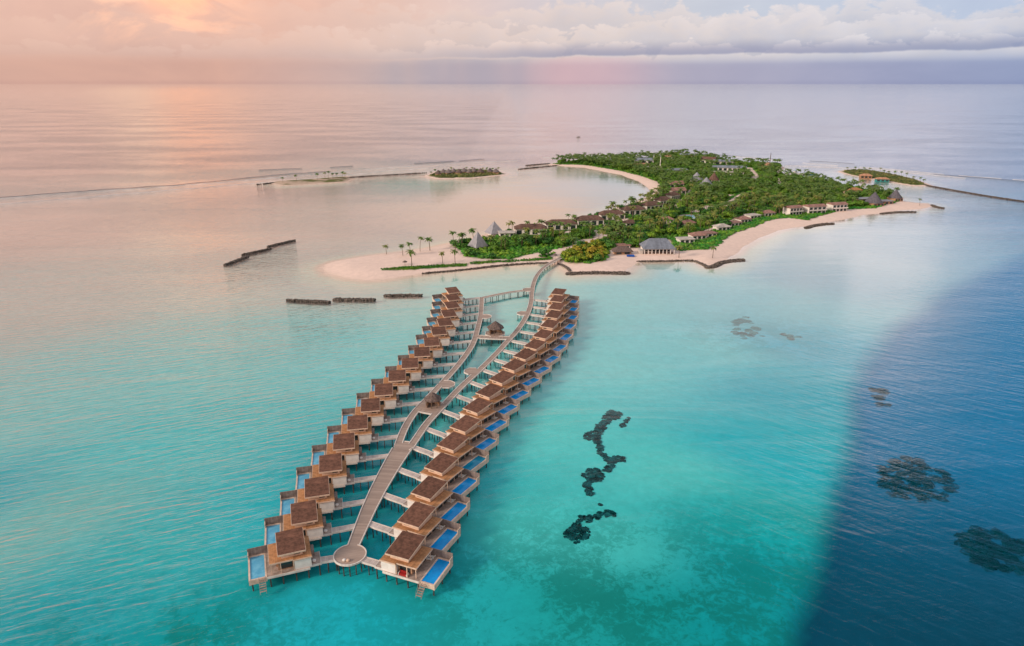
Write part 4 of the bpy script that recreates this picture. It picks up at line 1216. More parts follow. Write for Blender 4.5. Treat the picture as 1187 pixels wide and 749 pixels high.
def house(px, py, rot, lx, ly, wall_h, roof, roofm, wallm, label, name='beach_house', cat='house', group=None, roof_h=None, storeys=1, keep=True, overhang=0.7, windows=3, z0=1.2):
    x, y = G(px, py, z0)
    r = empty(name, (x, y, z0), R(rot))
    hx, hy = lx / 2, ly / 2
    H_ = wall_h * storeys
    MB().box(-hx, hx, -hy, hy, -.6, H_).build('wall', M[wallm], r)
    if windows:
        for s in range(storeys):
            for k in range(windows):
                cx_ = -hx + lx * (k + .5) / windows; ww = lx / windows * .32
                zz = s * wall_h
                f = MB().box(cx_ - ww, cx_ + ww, -hy - .06, -hy - .004, zz + .5, zz + wall_h * .82).build('window', M['glass'], r)
        MB().box(hx + .004, hx + .06, -hy * .5, hy * .5, .5, wall_h * .82).build('window', M['glass'], r)
    if storeys > 1:
        for s in range(1, storeys):
            MB().box(-hx - .1, hx + .1, -hy - 1.4, -hy - .07, s * wall_h - .15, s * wall_h + .02).build('balcony', M['concrete'], r)
            MB().box(-hx - .1, hx + .1, -hy - 1.48, -hy - 1.41, s * wall_h - .1, s * wall_h + .9).build('balcony', M[wallm], r)
    o = overhang; rh = roof_h if roof_h else min(lx, ly) * .35
    b = MB()
    if roof == 'hip': b.hip(-hx - o, hx + o, -hy - o, hy + o, H_ + .01, H_ + rh, min(hy + o, hx * .8))
    elif roof == 'gable': b.hip(-hx - o, hx + o, -hy - o, hy + o, H_ + .01, H_ + rh, 0.01)
    elif roof == 'flat': b.box(-hx - o, hx + o, -hy - o, hy + o, H_ + .01, H_ + .35)
    elif roof == 'cone': b.pyramid(circle((0, 0), max(hx, hy) * 1.25, 12), H_ + .01, (0, 0, H_ + rh))
    elif roof == 'pyr': b.pyramid([(-hx - o, -hy - o), (hx + o, -hy - o), (hx + o, hy + o), (-hx - o, hy + o)], H_ + .01, (0, 0, H_ + rh))
    b.build('roof', M[roofm], r)
    tag(r, label, cat, group)
    if keep:
        FOOT.append((x, y, math.hypot(hx, hy) * .8 + 1.5))
        d_ = Vector((-x, -y)).normalized(); fr_ = min(hx, 8) * .9 + 1
        for t_ in (.8, 1.5): FRONT.append((x + d_.x * (hy + 9 * t_), y + d_.y * (hy + 9 * t_), fr_ + 1))
        if lx > 14:
            for sx_ in (-.6, .6): FRONT.append((x + math.cos(R(rot)) * hx * sx_ + d_.x * (hy + 9), y + math.sin(R(rot)) * hx * sx_ + d_.y * (hy + 9), fr_))
    return r


# beach restaurant with big slate blue roof
def restaurant():
    x, y = G(764, 295, 1.3)
    r = empty('beach_restaurant', (x, y + 7, 1.3), R(1))
    MB().box(-10.5, 10.5, -7.4, 7.4, -.6, .12).build('floor', M['concrete'], r)
    MB().box(-10, 10, 1.0, 7, .13, 3.4).build('wall', M['white'], r)
    MB().box(-9, 9, .93, .99, .5, 2.8).build('window', M['glass'], r)
    for k in range(9): MB().box(-10 + k * 2.5 - .22, -10 + k * 2.5 + .22, -7.0, -6.6, .13, 3.35).build('column', M['white'], r)
    MB().box(-10.3, 10.3, -7.15, -6.55, 3.36, 3.75).build('beam', M['white'], r)
    MB().hip(-11, 11, -8, 8, 3.76, 9.6, 5.2, .3).build('roof', M['slate'], r)
    for k in range(8): MB().box(-8.9 + k * 2.5, -7.7 + k * 2.5, -5.6, -4.6, .13, .9).build('table', M['brownroof'], r)
    MB().box(-13.5, -11.0, -7, -1, -.6, 2.6).build('side_wall', M['concrete'], r)
    tag(r, 'open fronted beach restaurant with large slate blue hipped roof and white columns', 'restaurant')
    FOOT.append((x, y + 7, 14))
restaurant()
house(721, 294.5, 4, 11, 6, 2.3, 'hip', 'thatch', 'wall', 'small dark thatched beach bar left of the blue roofed restaurant', 'beach_bar', 'bar', roof_h=3.3, windows=2, overhang=1.4)
house(722, 288, 3, 9, 5, 2.6, 'flat', 'pinkroof', 'concrete', 'low pink roofed store behind the thatched beach bar', 'store_hut', 'hut', windows=2)
x, y = G(731, 297, 1.4)
b = MB().add([(-2.5, -1.2, 0.5), (2.5, -1.2, .5), (2.5, 1.2, .9), (-2.5, 1.2, .9), (-2.5, -1.2, .0), (2.5, -1.2, 0), (2.5, 1.2, .0), (-2.5, 1.2, 0)],
             [(0, 1, 2, 3), (7, 6, 5, 4), (0, 4, 5, 1), (1, 5, 6, 2), (2, 6, 7, 3), (3, 7, 4, 0)])
o = b.build('covered_kayak_stack', M['blue']); o.location = (x, y, 1.3); tag(o, 'blue covered stack of water sports gear on the sand by the beach bar', 'gear stack')
# pyramid tents
def pyramid_house(px, py, rot, w_, h, m, label):
    x, y = G(px, py, 1.3)
    r = empty('pyramid_pavilion', (x, y, 1.3), R(rot)); q = w_ / 2; FRONT.append((x - 2, y - 12, 10)); FRONT.append((x, y, w_ * .8))
    MB().pyramid([(-q, -q), (q, -q), (q, q), (-q, q)], 1.2, (0, 0, h), .2).build('roof', M[m], r)
    for a, b in ((-1, -1), (1, -1), (1, 1), (-1, 1)): MB().box(a * q * .9 - .15, a * q * .9 + .15, b * q * .9 - .15, b * q * .9 + .15, -.5, 1.21).build('column', M['white'], r)
    MB().box(-q * .62, q * .62, -q * .62, q * .62, -.5, 3.2).build('wall', M['white'], r)
    MB().tube((0, 0, h - .3), (0, 0, h + .5), .2, .05).build('finial', M['thatch'], r)
    tag(r, label, 'pavilion', 'steep pyramid roofed pavilions'); FOOT.append((x, y, w_ * .62))
pyramid_house(554, 287, 38, 10.5, 11.5, 'wthatch', 'steep grey pyramid roof pavilion nearest the sand spit')
pyramid_house(573, 271.5, 30, 11.5, 10.0, 'wthatch', 'steep grey pyramid roof pavilion behind, next to white cottage')
house(587, 274, 8, 11, 8, 3.2, 'flat', 'concrete', 'white', 'small white flat roofed cottage beside the rear pyramid pavilion', 'white_cottage', 'cottage', roof_h=2)
MEM = 'long brown roofed beach houses along the round lagoon'
for i, (px, py, rot, L_) in enumerate([(615, 271, 3, 24), (650, 265.5, 6, 24), (683, 260.5, 10, 22), (708, 254, 16, 22), (733, 248.5, 20, 21), (755, 243, 30, 19), (768, 237, 36, 16), (779, 231, 40, 13)]):
    house(px, py, rot, L_, 9, 4.6, 'hip', 'brownroof', 'white', 'long brown roofed white house, %s from the left along the round lagoon' % NUM[i], 'lagoon_house', 'house', MEM, roof_h=3.2, windows=4)
house(785, 224.5, 12, 15, 9, 3.6, 'gable', 'pinkroof', 'white', 'nearer of two faded red roofed white houses beside the conical huts', 'red_roofed_house', 'house', 'faded red roofed houses near the conical huts', roof_h=3.0)
house(783, 216.5, 10, 16, 9, 3.6, 'gable', 'pinkroof', 'white', 'farther of two faded red roofed white houses beside the conical huts', 'red_roofed_house', 'house', 'faded red roofed houses near the conical huts', roof_h=3.0)
for (px, py, m, w_, lb) in ((807, 211.5, 'gthatch', 13, 'leftmost grey conical thatched hut among the trees'), (818, 218, 'gthatch', 13, 'front grey conical thatched hut among the trees'), (827, 212, 'brownroof', 11, 'right brown conical thatched hut among the trees')):
    house(px, py, 0, w_, w_, 3.0, 'cone', m, 'white', lb, 'conical_hut', 'hut', 'conical thatched huts in the centre of the island', roof_h=9)
# service area, far end
house(745, 189.5, 0, 28, 14, 5, 'gable', 'metalroof', 'white', 'long grey metal roofed hall on the far left of the service area', 'service_hall', 'hall', roof_h=3)
house(743, 194, 0, 20, 9, 3.5, 'gable', 'orange', 'white', 'low pink orange roofed building before the grey hall', 'service_building', 'building', roof_h=2.4)
house(758, 196, -4, 18, 10, 3, 'flat', 'concrete', 'white', 'flat white topped service building by the white mast', 'service_building', 'building')
house(776, 184.5, 0, 13, 9, 4, 'hip', 'orange', 'white', 'small orange roofed building in the far trees', 'staff_house', 'house', roof_h=3)
house(797, 183.2, -3, 24, 12, 5, 'gable', 'metalroof', 'fascia', 'dark grey roofed far building on the rear shore', 'staff_house', 'house', roof_h=2.5)
house(821, 189.5, -30, 20, 12, 5, 'gable', 'brownroof', 'white', 'white gabled house with brown roof in the far service area', 'staff_house', 'house', roof_h=4.5)
house(838, 191, -8, 26, 12, 5, 'gable', 'metalroof', 'concrete', 'rear grey metal roofed shed right of the brown gabled house', 'service_hall', 'hall', roof_h=2.5)
house(845, 197.5, -8, 42, 12, 4, 'gable', 'metalroof', 'white', 'longest pale walled grey roofed shed in the service area', 'service_hall', 'hall', roof_h=2.4, windows=7)
house(843, 202.5, -8, 38, 9, 3.5, 'flat', 'concrete', 'white', 'low white flat roofed shed in front of the longest grey shed', 'service_hall', 'hall', windows=7)
house(786, 200, 0, 26, 8, 3.2, 'hip', 'metalroof', 'concrete', 'grey roofed low building behind the lagoon trees', 'service_building', 'building', roof_h=2.4)
house(889, 195.5, 0, 12, 9, 4, 'hip', 'orange', 'wall', 'small orange brown hall by the rear palm clump', 'staff_house', 'house', roof_h=4)
for px, py, h, lb in ((765, 196, 16, 'tall white mast rising from the service area'), (757.5, 190, 12, 'thin shorter mast left of the tall white one'), (891.5, 196, 20, 'slim dark tower at the rear right shore')):
    x, y = G(px, py, 1.2); r = empty('mast', (x, y, 1.2))
    MB().tube((0, 0, -1), (0, 0, h), .8 if h > 13 else .4, .35, 8).build('pole', M['white' if h < 18 else 'thatch'], r)
    MB().tube((0, 0, h), (0, 0, h + 1.4), .9, .2, 8).build('cap', M['metalroof'], r)
    tag(r, lb, 'mast')
# white two storey villas, right
for i, (px, py, rot, L_) in enumerate([(918, 248.5, 22, 13.5), (943, 247, 16, 18), (969, 244.5, 14, 15)]):
    house(px, py, rot, L_, 9, 3.2, 'gable', 'pinkroof', 'white', 'white two storey beach villa with faded red roof, %s of three' % ('left', 'middle', 'right')[i], 'two_storey_villa', 'villa', 'white two storey villas above the beach', roof_h=1.6, storeys=2, windows=4)
# bungalows along the south beach
for i, (px, py, rot) in enumerate([(794, 281, 10), (808, 276.5, 12), (820, 274, 15), (836, 266.5, 20), (850, 261.5, 25), (861, 257.5, 25), (872, 253, 25), (889, 250, 20)]):
    house(px, py, rot, 11, 7.5, 2.9, 'hip' if i % 2 else 'flat', 'pinkroof' if i % 3 else 'concrete', 'white', 'small pale beach bungalow, %s from the left behind the right hand beach' % NUM[i], 'beach_bungalow', 'bungalow', 'beach bungalows behind the right hand beach', roof_h=2.2)
for i, (px, py) in enumerate([(772, 258), (845, 240), (797, 262), (730, 262)]):
    house(px, py, 20, 10, 7, 2.9, 'hip', 'brownroof' if i % 2 else 'pinkroof', 'white', 'lone low house in the trees, ' + ('left of the swimming pool', 'beside the pale service road', 'below the swimming pool', 'behind the restaurant path')[i], 'garden_house', 'house', roof_h=2.4)
# overwater restaurant
M['darkroof'] = mat('dark_slate_thatch', (0.13, 0.125, 0.15), .9, .15, .8)
OW = 'pointed roofs of the restaurant on the right tip'
for i, (px, py, w_, h, lb) in enumerate([(1012, 238, 13, 10, 'largest pointed dark roofed restaurant hut at the right tip'), (1037, 232.5, 10, 8.5, 'right pointed dark roofed restaurant hut at the right tip'), (1013.5, 221.5, 8, 5.5, 'small pointed hut standing alone in the water behind the restaurant')]):
    house(px, py, 20, w_, w_, 2.8, 'cone', 'darkroof', 'wall', lb, 'pointed_hut', 'hut', OW, roof_h=h, z0=1.5)
house(1000, 234, 12, 18, 9, 3.4, 'flat', 'gthatch', 'wall', 'flat grey roofed wing left of the largest pointed hut', 'restaurant_wing', 'building', windows=4)
house(1022, 236.5, 12, 18, 8, 3.0, 'flat', 'wthatch', 'wall', 'flat pale roofed wing between the two pointed huts', 'restaurant_wing', 'building', windows=4)
house(986, 224.5, 4, 20, 9, 4, 'hip', 'lowroof', 'fascia', 'tan hipped building beside the channel', 'channel_house', 'building', roof_h=2.5)
house(1003, 206.5, -8, 13, 6, 3, 'hip', 'orange', 'wall', 'left orange roofed boat house on the small right islet', 'boat_house', 'boat house', 'boat houses of the small right islet', roof_h=2.4, z0=.8)
house(1022, 210.5, -8, 14, 6, 3, 'hip', 'orange', 'teal', 'right orange roofed boat house with teal walls on the small right islet', 'boat_house', 'boat house', 'boat houses of the small right islet', roof_h=2.0, z0=.8)
# islet B huts
M['islethatch'] = mat('brown_grey_thatch', (0.20, 0.17, 0.17), .95, .15, .8)
for i, (px, py) in enumerate([(508, 203.2), (514, 201.8), (520, 202), (526, 201), (532, 201.8), (538, 200.6), (544, 201.6), (550, 200.4), (557, 201.2), (568, 200.6), (575, 201.2)]):
    house(px, py, i * 17, 6.5 + (i % 3), 6.5, 2.0, 'cone', 'islethatch' if i % 4 else 'thatch', 'wall', 'grey cone roofed hut, %s from the left on the hut islet' % NUM[i], 'islet_hut', 'hut', 'cone roofed huts on the hut islet', roof_h=5.0, keep=False, windows=0)
# jetty and boats at the far channel
r = empty('harbour_jetty', (*G(912, 203), 0), R(0))
MB().box(-16, 20, -5, 1, .6, 1.2).build('deck', M['concrete'], r); MB().box(-4, 30, 8, 11, .6, 1.2).build('deck', M['concrete'], r)
for k in range(8): MB().tube((-14 + k * 4.6, -4.5, -3), (-14 + k * 4.6, -4.5, .6), .2).build('pile', M['post'], r)
tag(r, 'pale concrete harbour jetty on the channel right of the island', 'jetty')


def boat(px, py, rot, L_, hullm, topm, label, name='boat'):
    x, y = G(px, py, 0)
    r = empty(name, (x, y, 0), R(rot)); h = L_ / 2; b_ = L_ * .14
    n = 9; v = []; 
    for i in range(n):
        t = i / (n - 1); xx = -h + L_ * t; ww = b_ * (1 - max(0, (t - .55) / .45) ** 2) * (.85 + .15 * min(1, t * 4)); zz = 1.0 + .7 * max(0, t - .5)
        v += [(xx, -ww, zz), (xx, -ww * .55, -.3), (xx, ww * .55, -.3), (xx, ww, zz), (xx, 0, zz - .05)]
    f = []
    for i in range(n - 1):
        a = i * 5; c = a + 5
        f += [(a, a + 1, c + 1, c), (a + 1, a + 2, c + 2, c + 1), (a + 2, a + 3, c + 3, c + 2), (a, c, c + 4, a + 4), (a + 4, c + 4, c + 3, a + 3)]
    f.append((0, 4, 3, 2, 1))
    MB().add(v, f).build('hull', M[hullm], r)
    c = MB().box(-h * .55, h * .25, -b_ * .7, b_ * .7, .9, 2.6).build('cabin', M['white'], r)
    MB().box(-h * .5, h * .2, -b_ * .72, -b_ * .705, 1.6, 2.3).build('window', M['glass'], c)
    MB().box(-h * .65, h * .35, -b_ * .8, b_ * .8, 2.61, 2.8).build('roof', M[topm], r)
    tag(r, label, 'boat', 'boats around the island')
    return r
boat(941, 202.2, 5, 15, 'teal', 'teal', 'teal boat in the channel right of the harbour jetty')
boat(922, 200.5, 40, 11, 'white', 'teal', 'white boat with teal roof moored at the harbour jetty')
boat(1000, 216.5, -10, 8, 'white', 'white', 'small white boat beside the pointed hut in the channel')
BT = boat(670.5, 159, 20, 9, 'thatch', 'white', 'tiny lone dark boat far out on the open sea')
boat(914, 206, 15, 10, 'white', 'blue', 'white boat moored on the near side of the harbour jetty')
BT.scale = (1, 1, .55)
# swimming pool in the centre of the island
x, y = G(803, 251.5, 1.4)
r = empty('swimming_pool', (x, y, 1.5), R(12))
pl = circle((0, 0), 1, 20); pl = [(a * 9 * (1 + .18 * math.sin(3 * math.atan2(b, a))), b * 7) for a, b in pl]
MB().prism([(a * 1.9 - 4, b * 1.5) for a, b in pl], -.6, .1).build('terrace', M['concrete'], r)
MB().prism(pl, -.5, .14).build('water', M['pool_pale'], r)
tag(r, 'turquoise free form swimming pool with pale terrace among the trees', 'swimming pool'); FOOT.append((x, y, 14)); FOOT.append((x - 9, y - 2, 9))
r5_ = None
x, y = G(661, 277, 1.4)
r = empty('swimming_pool', (x, y, 1.5), R(0))
MB().box(-6, 6, -3, 3, -.6, .10).build('terrace', M['concrete'], r); MB().box(-5, 5, -2.2, 2.2, -.5, .14).build('water', M['pool_teal'], r)
tag(r, 'small teal swimming pool between the trees above the boardwalk landing', 'swimming pool'); FOOT.append((x, y, 6))


def buggy(px, py, rot, m, label):
    x, y = G(px, py, 1.5); r = empty('service_buggy', (x, y, 1.45), R(rot))
    MB().box(-1.9, 1.9, -.8, .8, .35, .95).build('body', M[m], r)
    MB().box(-1.3, .7, -.78, .78, .96, 1.55).build('cabin', M['glass'], r)
    MB().box(-1.4, .8, -.82, .82, 1.56, 1.66).build('roof', M[m], r)
    for xx in (-1.2, 1.2):
        for yy in (-.85, .65): MB().tube((xx, yy, .34), (xx, yy + .2, .34), .34, n=10).build('wheel', M['cloth_d'], r)
    tag(r, label, 'buggy', 'buggies parked on the pale service road')
buggy(860, 229.5, 30, 'cloth_d', 'dark buggy at the far end of the pale service road')
buggy(856, 231.8, 30, 'cloth_d', 'second dark buggy on the pale service road')
buggy(846, 235.5, 35, 'cloth_w', 'white buggy on the pale service road under the trees')
buggy(838, 238.5, 35, 'cloth_d', 'dark buggy at the near end of the pale service road')
# thatched parasol where the boardwalk lands, lifeguard style parasols on the spit
for (px, py, lb) in ((643.5, 299.5, 'dark thatched parasol on the sand where the boardwalk lands'), (469.5, 307.5, 'tiny thatched parasol on the sand spit')):
    x, y = G(px, py, 1.3); r = empty('thatched_parasol', (x, y, 1.3))
    MB().tube((0, 0, -.6), (0, 0, 2.6), .08).build('pole', M['trunk'], r)
    MB().pyramid(circle((0, 0), 1.6, 10), 2.1, (0, 0, 3.2), .12).build('canopy', M['thatch'], r)
    tag(r, lb, 'parasol')

# ------------------------------------------------------------------ vegetation
def leaf_quad(mb, c, nrm, size, rng):
    a = nrm.orthogonal().normalized(); a.rotate(Matrix.Rotation(rng.uniform(0, 6.28), 3, nrm)); b = nrm.cross(a)
    a *= size * rng.uniform(.7, 1.2); b *= size * rng.uniform(.45, .8)
    mb.add([c - a, c - b, c + a, c + b], [(0, 1, 2, 3)])


def crown_parts(rng, h=6.0, w_=5.0, lobes=8, per=30, size=.55):
    mb = MB(); cs = []
    for i in range(lobes):
        a = 2 * math.pi * i / lobes + rng.uniform(-.4, .4); rr = w_ * rng.uniform(.18, .36)
        cs.append((Vector((math.cos(a) * rr, math.sin(a) * rr, h * rng.uniform(.42, .78))), w_ * rng.uniform(.20, .30)))
    cs.append((Vector((0, 0, h * .82)), w_ * .25))
    for c, r in cs:
        lump(mb, c.x, c.y, c.z, r * .72, r * .72, r * .6, rng, .25)
        for _ in range(per):
            d = Vector((rng.gauss(0, 1), rng.gauss(0, 1), rng.gauss(.25, .9))).normalized()
            p = c + Vector((d.x * r, d.y * r, d.z * r * .8)) * rng.uniform(.85, 1.18)
            nn = (d + Vector((rng.uniform(-.5, .5), rng.uniform(-.5, .5), rng.uniform(-.2, .7)))).normalized()
            leaf_quad(mb, p, nn, size * rng.uniform(.7, 1.2), rng)
    return mb


def trunk_parts(rng, h=6.0, w_=5.0):
    mb = MB(); mb.tube((0, 0, -.6), (.1, .05, h * .35), .22, .15)
    for i in range(4):
        a = i * 1.57 + rng.uniform(-.4, .4)
        mb.tube((.1, .05, h * .33), (math.cos(a) * w_ * .25, math.sin(a) * w_ * .25, h * .6), .12, .05, 5)
    return mb


def palm_parts(rng, h=9.0):
    tr = MB(); lean = Vector((rng.uniform(-.12, .12), rng.uniform(-.12, .12))) * h
    prev = Vector((0, 0, -.6)); n = 6
    for i in range(1, n + 1):
        t = i / n; p = Vector((lean.x * t * t, lean.y * t * t, h * t))
        tr.tube(prev, p, .24 - .10 * (i - 1) / n, .24 - .10 * i / n, 6, i == 1); prev = p
    top = prev; cr = MB(); k = 17
    for i in range(k):
        a = 2 * math.pi * i / k + rng.uniform(-.2, .2); up = rng.uniform(-.15, .95); L_ = rng.uniform(3.2, 4.1)
        d = Vector((math.cos(a), math.sin(a), 0)); side = Vector((-d.y, d.x, 0))
        p0 = top.copy(); el = up
        pts = []
        for j in range(6):
            t = j / 5
            pts.append(p0.copy()); p0 = p0 + (d * math.cos(el) + Vector((0, 0, math.sin(el)))) * L_ / 5; el -= .34
        for j in range(5):
            w0 = [.10, .42, .55, .5, .34, .05][j]; w1 = [.10, .42, .55, .5, .34, .05][j + 1]
            dr = Vector((0, 0, -.22))
            a0, a1 = pts[j], pts[j + 1]
            cr.add([a0, a1, a1 + side * w1 + dr * (w1 * 2), a0 + side * w0 + dr * (w0 * 2)], [(0, 1, 2, 3)])
            cr.add([a0, a0 - side * w0 + dr * (w0 * 2), a1 - side * w1 + dr * (w1 * 2), a1], [(0, 1, 2, 3)])
    for i in range(5):
        a = i * 1.3; lump(cr, top.x + math.cos(a) * .22, top.y + math.sin(a) * .22, top.z - .25, .16, .16, .16, rng, .05)
    return tr, cr


rng = random.Random(42)
TREE = []; YTREE = []; PALM = []
for i in range(5):
    h = 4.6; w_ = 5.6 + .4 * i
    cp = crown_parts(rng, h, w_); tp = trunk_parts(rng, h, w_)
    TREE.append((tp, cp))
for i in range(2): YTREE.append((trunk_parts(rng, 3.6, 4.2), crown_parts(rng, 3.6, 4.2, 6, 26, .5)))
for i in range(5): PALM.append(palm_parts(rng, 7.5 + i * .7))


def to_mesh(mb, name, m, smooth=False):
    me = bpy.data.meshes.new(name); me.from_pydata(mb.v, [], mb.f); me.materials.append(m); me.update(); return me


TM = [(to_mesh(t, 'trunk', M['trunk']), to_mesh(c, 'crown', M['leaf'])) for t, c in TREE]
YM = [(to_mesh(t, 'trunk', M['trunk']), to_mesh(c, 'crown', M['leaf_y'])) for t, c in YTREE]
PM = [(to_mesh(t, 'trunk', M['trunk']), to_mesh(c, 'crown', M['palm'])) for t, c in PALM]


def ground_z(x, y):
    i = min(max(int(round((x - ox0) / st)), 0), nx - 1); j = min(max(int(round((y - oy0) / st)), 0), ny - 1)
    return float(Z[j, i])


def place_tree(kind, x, y, sc, rz, label, cat, group, vi):
    src = {'tree': TM, 'ytree': YM, 'palm': PM}[kind]; tm, cm_ = src[vi % len(src)]
    nm = {'tree': 'broadleaf_tree', 'ytree': 'yellow_shrub', 'palm': 'palm_tree'}[kind]
    r = empty(nm, (x, y, max(0.3, ground_z(x, y))), rz); r.scale = (sc, sc, sc * (0.9 + .2 * ((vi * 37) % 10) / 10))
    for n_, me in (('trunk', tm), ('crown', cm_)):
        o = bpy.data.objects.new(n_, me); C.objects.link(o); o.parent = r
    tag(r, label, cat, group)


# single palms that can be told apart
solo = [((448, 293.8), 7.2, 'palm tree standing alone nearest the tip of the sand spit'), ((467, 297), 7.5, 'second palm from the tip of the sand spit'),
        ((477.6, 310.5), 11, 'tall palm rising from the spit hedge'), ((476, 297), 10, 'palm behind the tall spit hedge palm'), ((487, 292), 9.5, 'fourth palm along the far edge of the sand spit'),
        ((498.4, 291), 10, 'fifth palm along the far edge of the sand spit'), ((513.3, 306.5), 7.5, 'short palm in the middle of the wide sand near the hedge'),
        ((527.6, 306.5), 9.5, 'palm at the right end of the spit hedge'), ((525.8, 283), 11, 'tallest slim palm at the far corner of the spit'), ((532, 287), 8.5, 'palm beside the bushes left of the front pyramid roof'),
        ((528, 291), 8, 'low palm at the left end of the bushes by the pyramid roof'), ((536, 285), 8.5, 'palm just left of the front pyramid roof'), ((594, 271), 10, 'palm between the white cottage and the first brown roofed house'),
        ((590, 269), 9, 'palm behind the white cottage'), ((610, 273), 10, 'palm in front of the first brown roofed house'), ((787, 298), 9, 'palm on the sand right of the beach restaurant'),
        ((826, 299), 8, 'palm on the beach corner by the hooked groyne'), ((1066, 238), 7, 'lone round topped palm at the right tip of the beach')]
for i, (p, h, lb) in enumerate(solo):
    x, y = G(*p, 1.0); vi = i % 5
    place_tree('palm', x, y, h / (7.5 + vi * .7 + 1.0), i * 1.3, lb, 'palm tree', 'single palms around the spit and beach', vi)
for i, (px, py) in enumerate([(328, 212), (344, 211), (368, 209.5), (377, 208), (381, 208.5), (386, 208), (391, 208), (397, 207.5), (400, 208)]):
    x, y = G(px, py, .6); place_tree('palm', x, y, .8, i, 'palm tree on the bare sandy islet at left, %s from its left end' % NUM[i], 'palm tree', 'palms on the sandy islet', i)
for i, (px, py) in enumerate([(982, 199), (991, 199.8), (1001, 201), (1008, 201.5), (1019, 203), (1024, 203.4), (1030, 204.8), (1036, 206), (1044, 206.6), (1050, 208.5), (1058, 210.5), (1066, 212.5), (1070, 214)]):
    x, y = G(px, py, .8); place_tree('palm', x, y, .72, i, 'palm tree on the narrow right islet, %s from its left end' % NUM[i], 'palm tree', 'palms on the narrow right islet', i)
for i, (px, py) in enumerate([(500, 203.5), (505, 202), (523, 200.4), (541, 200.3), (547, 201.9), (553, 201.5), (560, 200.3), (564, 201.4), (571, 201.8), (578, 201)]):
    x, y = G(px, py, .8); place_tree('palm', x, y, .68, i, 'palm tree between the huts of the hut islet, %s from its left end' % NUM[i], 'palm tree', 'palms on the hut islet', i)

# scattered woodland
def blocked(x, y, m=0.0):
    for fx, fy, fr in FOOT:
        if (x - fx) ** 2 + (y - fy) ** 2 < (fr + m) ** 2: return True
    for pl, pw in zip(PATHS, PATHW):
        for (ax, ay), (bx, by) in zip(pl[:-1], pl[1:]):
            ex, ey = bx - ax, by - ay; t = max(0, min(1, ((x - ax) * ex + (y - ay) * ey) / (ex * ex + ey * ey + 1e-9)))
            if (x - ax - t * ex) ** 2 + (y - ay - t * ey) ** 2 < (pw / 2 + 1.6 + m) ** 2: return True
    return False


def open_ground(x, y):
    return any((x - fx) ** 2 + (y - fy) ** 2 < fr * fr for fx, fy, fr in FRONT)


SHORE_R = GP([(777, 279), (784, 293), (819, 291.8), (829, 287), (846, 275), (876, 263.8), (896, 256), (916, 254.5), (934, 257.5), (945, 254), (977, 245), (1014, 243.5), (1027, 239)])
def pdist(x, y, pl):
    b_ = 1e9
    for (ax, ay), (bx, by) in zip(pl[:-1], pl[1:]):
        ex, ey = bx - ax, by - ay; t = max(0, min(1, ((x - ax) * ex + (y - ay) * ey) / (ex * ex + ey * ey + 1e-9)))
        b_ = min(b_, math.hypot(x - ax - t * ex, y - ay - t * ey))
    return b_


def scatter(poly, spacing, rng):
    xs = [p[0] for p in poly]; ys = [p[1] for p in poly]; out = []
    y = min(ys); row = 0
    while y < max(ys):
        x = min(xs) + (row % 2) * spacing / 2
        while x < max(xs):
            xx = x + rng.uniform(-.42, .42) * spacing; yy = y + rng.uniform(-.42, .42) * spacing
            if inpoly(xx, yy, poly): out.append((xx, yy))
            x += spacing
        y += spacing * .87; row += 1
    return out


YEL = GP([(646, 303), (672, 307), (704, 304), (708, 292), (690, 284), (672, 290), (655, 296)])
SVC = GP([(735, 186), (770, 183), (870, 190), (868, 206), (800, 203), (735, 199)])
rng = random.Random(7)
trees = []; palms = []; yel = []
for (x, y) in scatter(VEG, 5.2, rng):
    if inpoly(x, y, LAWN) or blocked(x, y) or open_ground(x, y): continue
    if pdist(x, y, SHORE_R) < (13 if x < 260 else 9): continue
    if x < G(600, 280)[0] and y < 520 and rng.random() < .5: continue
    if inpoly(x, y, YEL): 
        if rng.random() < .9: yel.append((x, y))
        continue
    if inpoly(x, y, SVC) and rng.random() < .45: continue
    edge_n = mnoise.noise(Vector((x * .012, y * .012, 2.0)))
    pprob = .34 + .5 * max(0, edge_n)
    if y > 800 and x < 190 * y / 900: pprob = .8
    if rng.random() < pprob: palms.append((x, y))
    elif rng.random() < .93: trees.append((x, y))
print('trees', len(trees), 'palms', len(palms), 'yellow', len(yel))
dist = lambda p: math.hypot(p[0], p[1])
trees.sort(key=dist); palms.sort(key=dist); yel.sort(key=dist)


def rest(lst, src, name, mt, cat_):
    """everything past the nearest 300 of its kind, as one mass"""
    rngl = random.Random(3)
    V = []; F = []; off = 0
    for k, (x, y) in enumerate(lst):
        tp, cp = src[rngl.randrange(len(src))]
        a = rngl.uniform(0, 6.28); sc = rngl.uniform(.75, 1.3) if cat_ != 'palm' else rngl.uniform(.8, 1.15)
        v = np.array(cp.v); c, s = math.cos(a), math.sin(a)
        v2 = np.stack([x + sc * (v[:, 0] * c - v[:, 1] * s), y + sc * (v[:, 0] * s + v[:, 1] * c), max(.3, ground_z(x, y)) + sc * v[:, 2] * (1 if cat_ == 'palm' else rngl.uniform(.8, 1.25))], -1)
        V.append(v2); F += [tuple(i + off for i in f) for f in cp.f]; off += len(v2)
    if not V: return
    V = np.concatenate(V)
    me = bpy.data.meshes.new(name); me.from_pydata(V.tolist(), [], F); me.materials.append(mt); me.update()
    o = bpy.data.objects.new(name, me); C.objects.link(o); tag(o, kind='stuff')


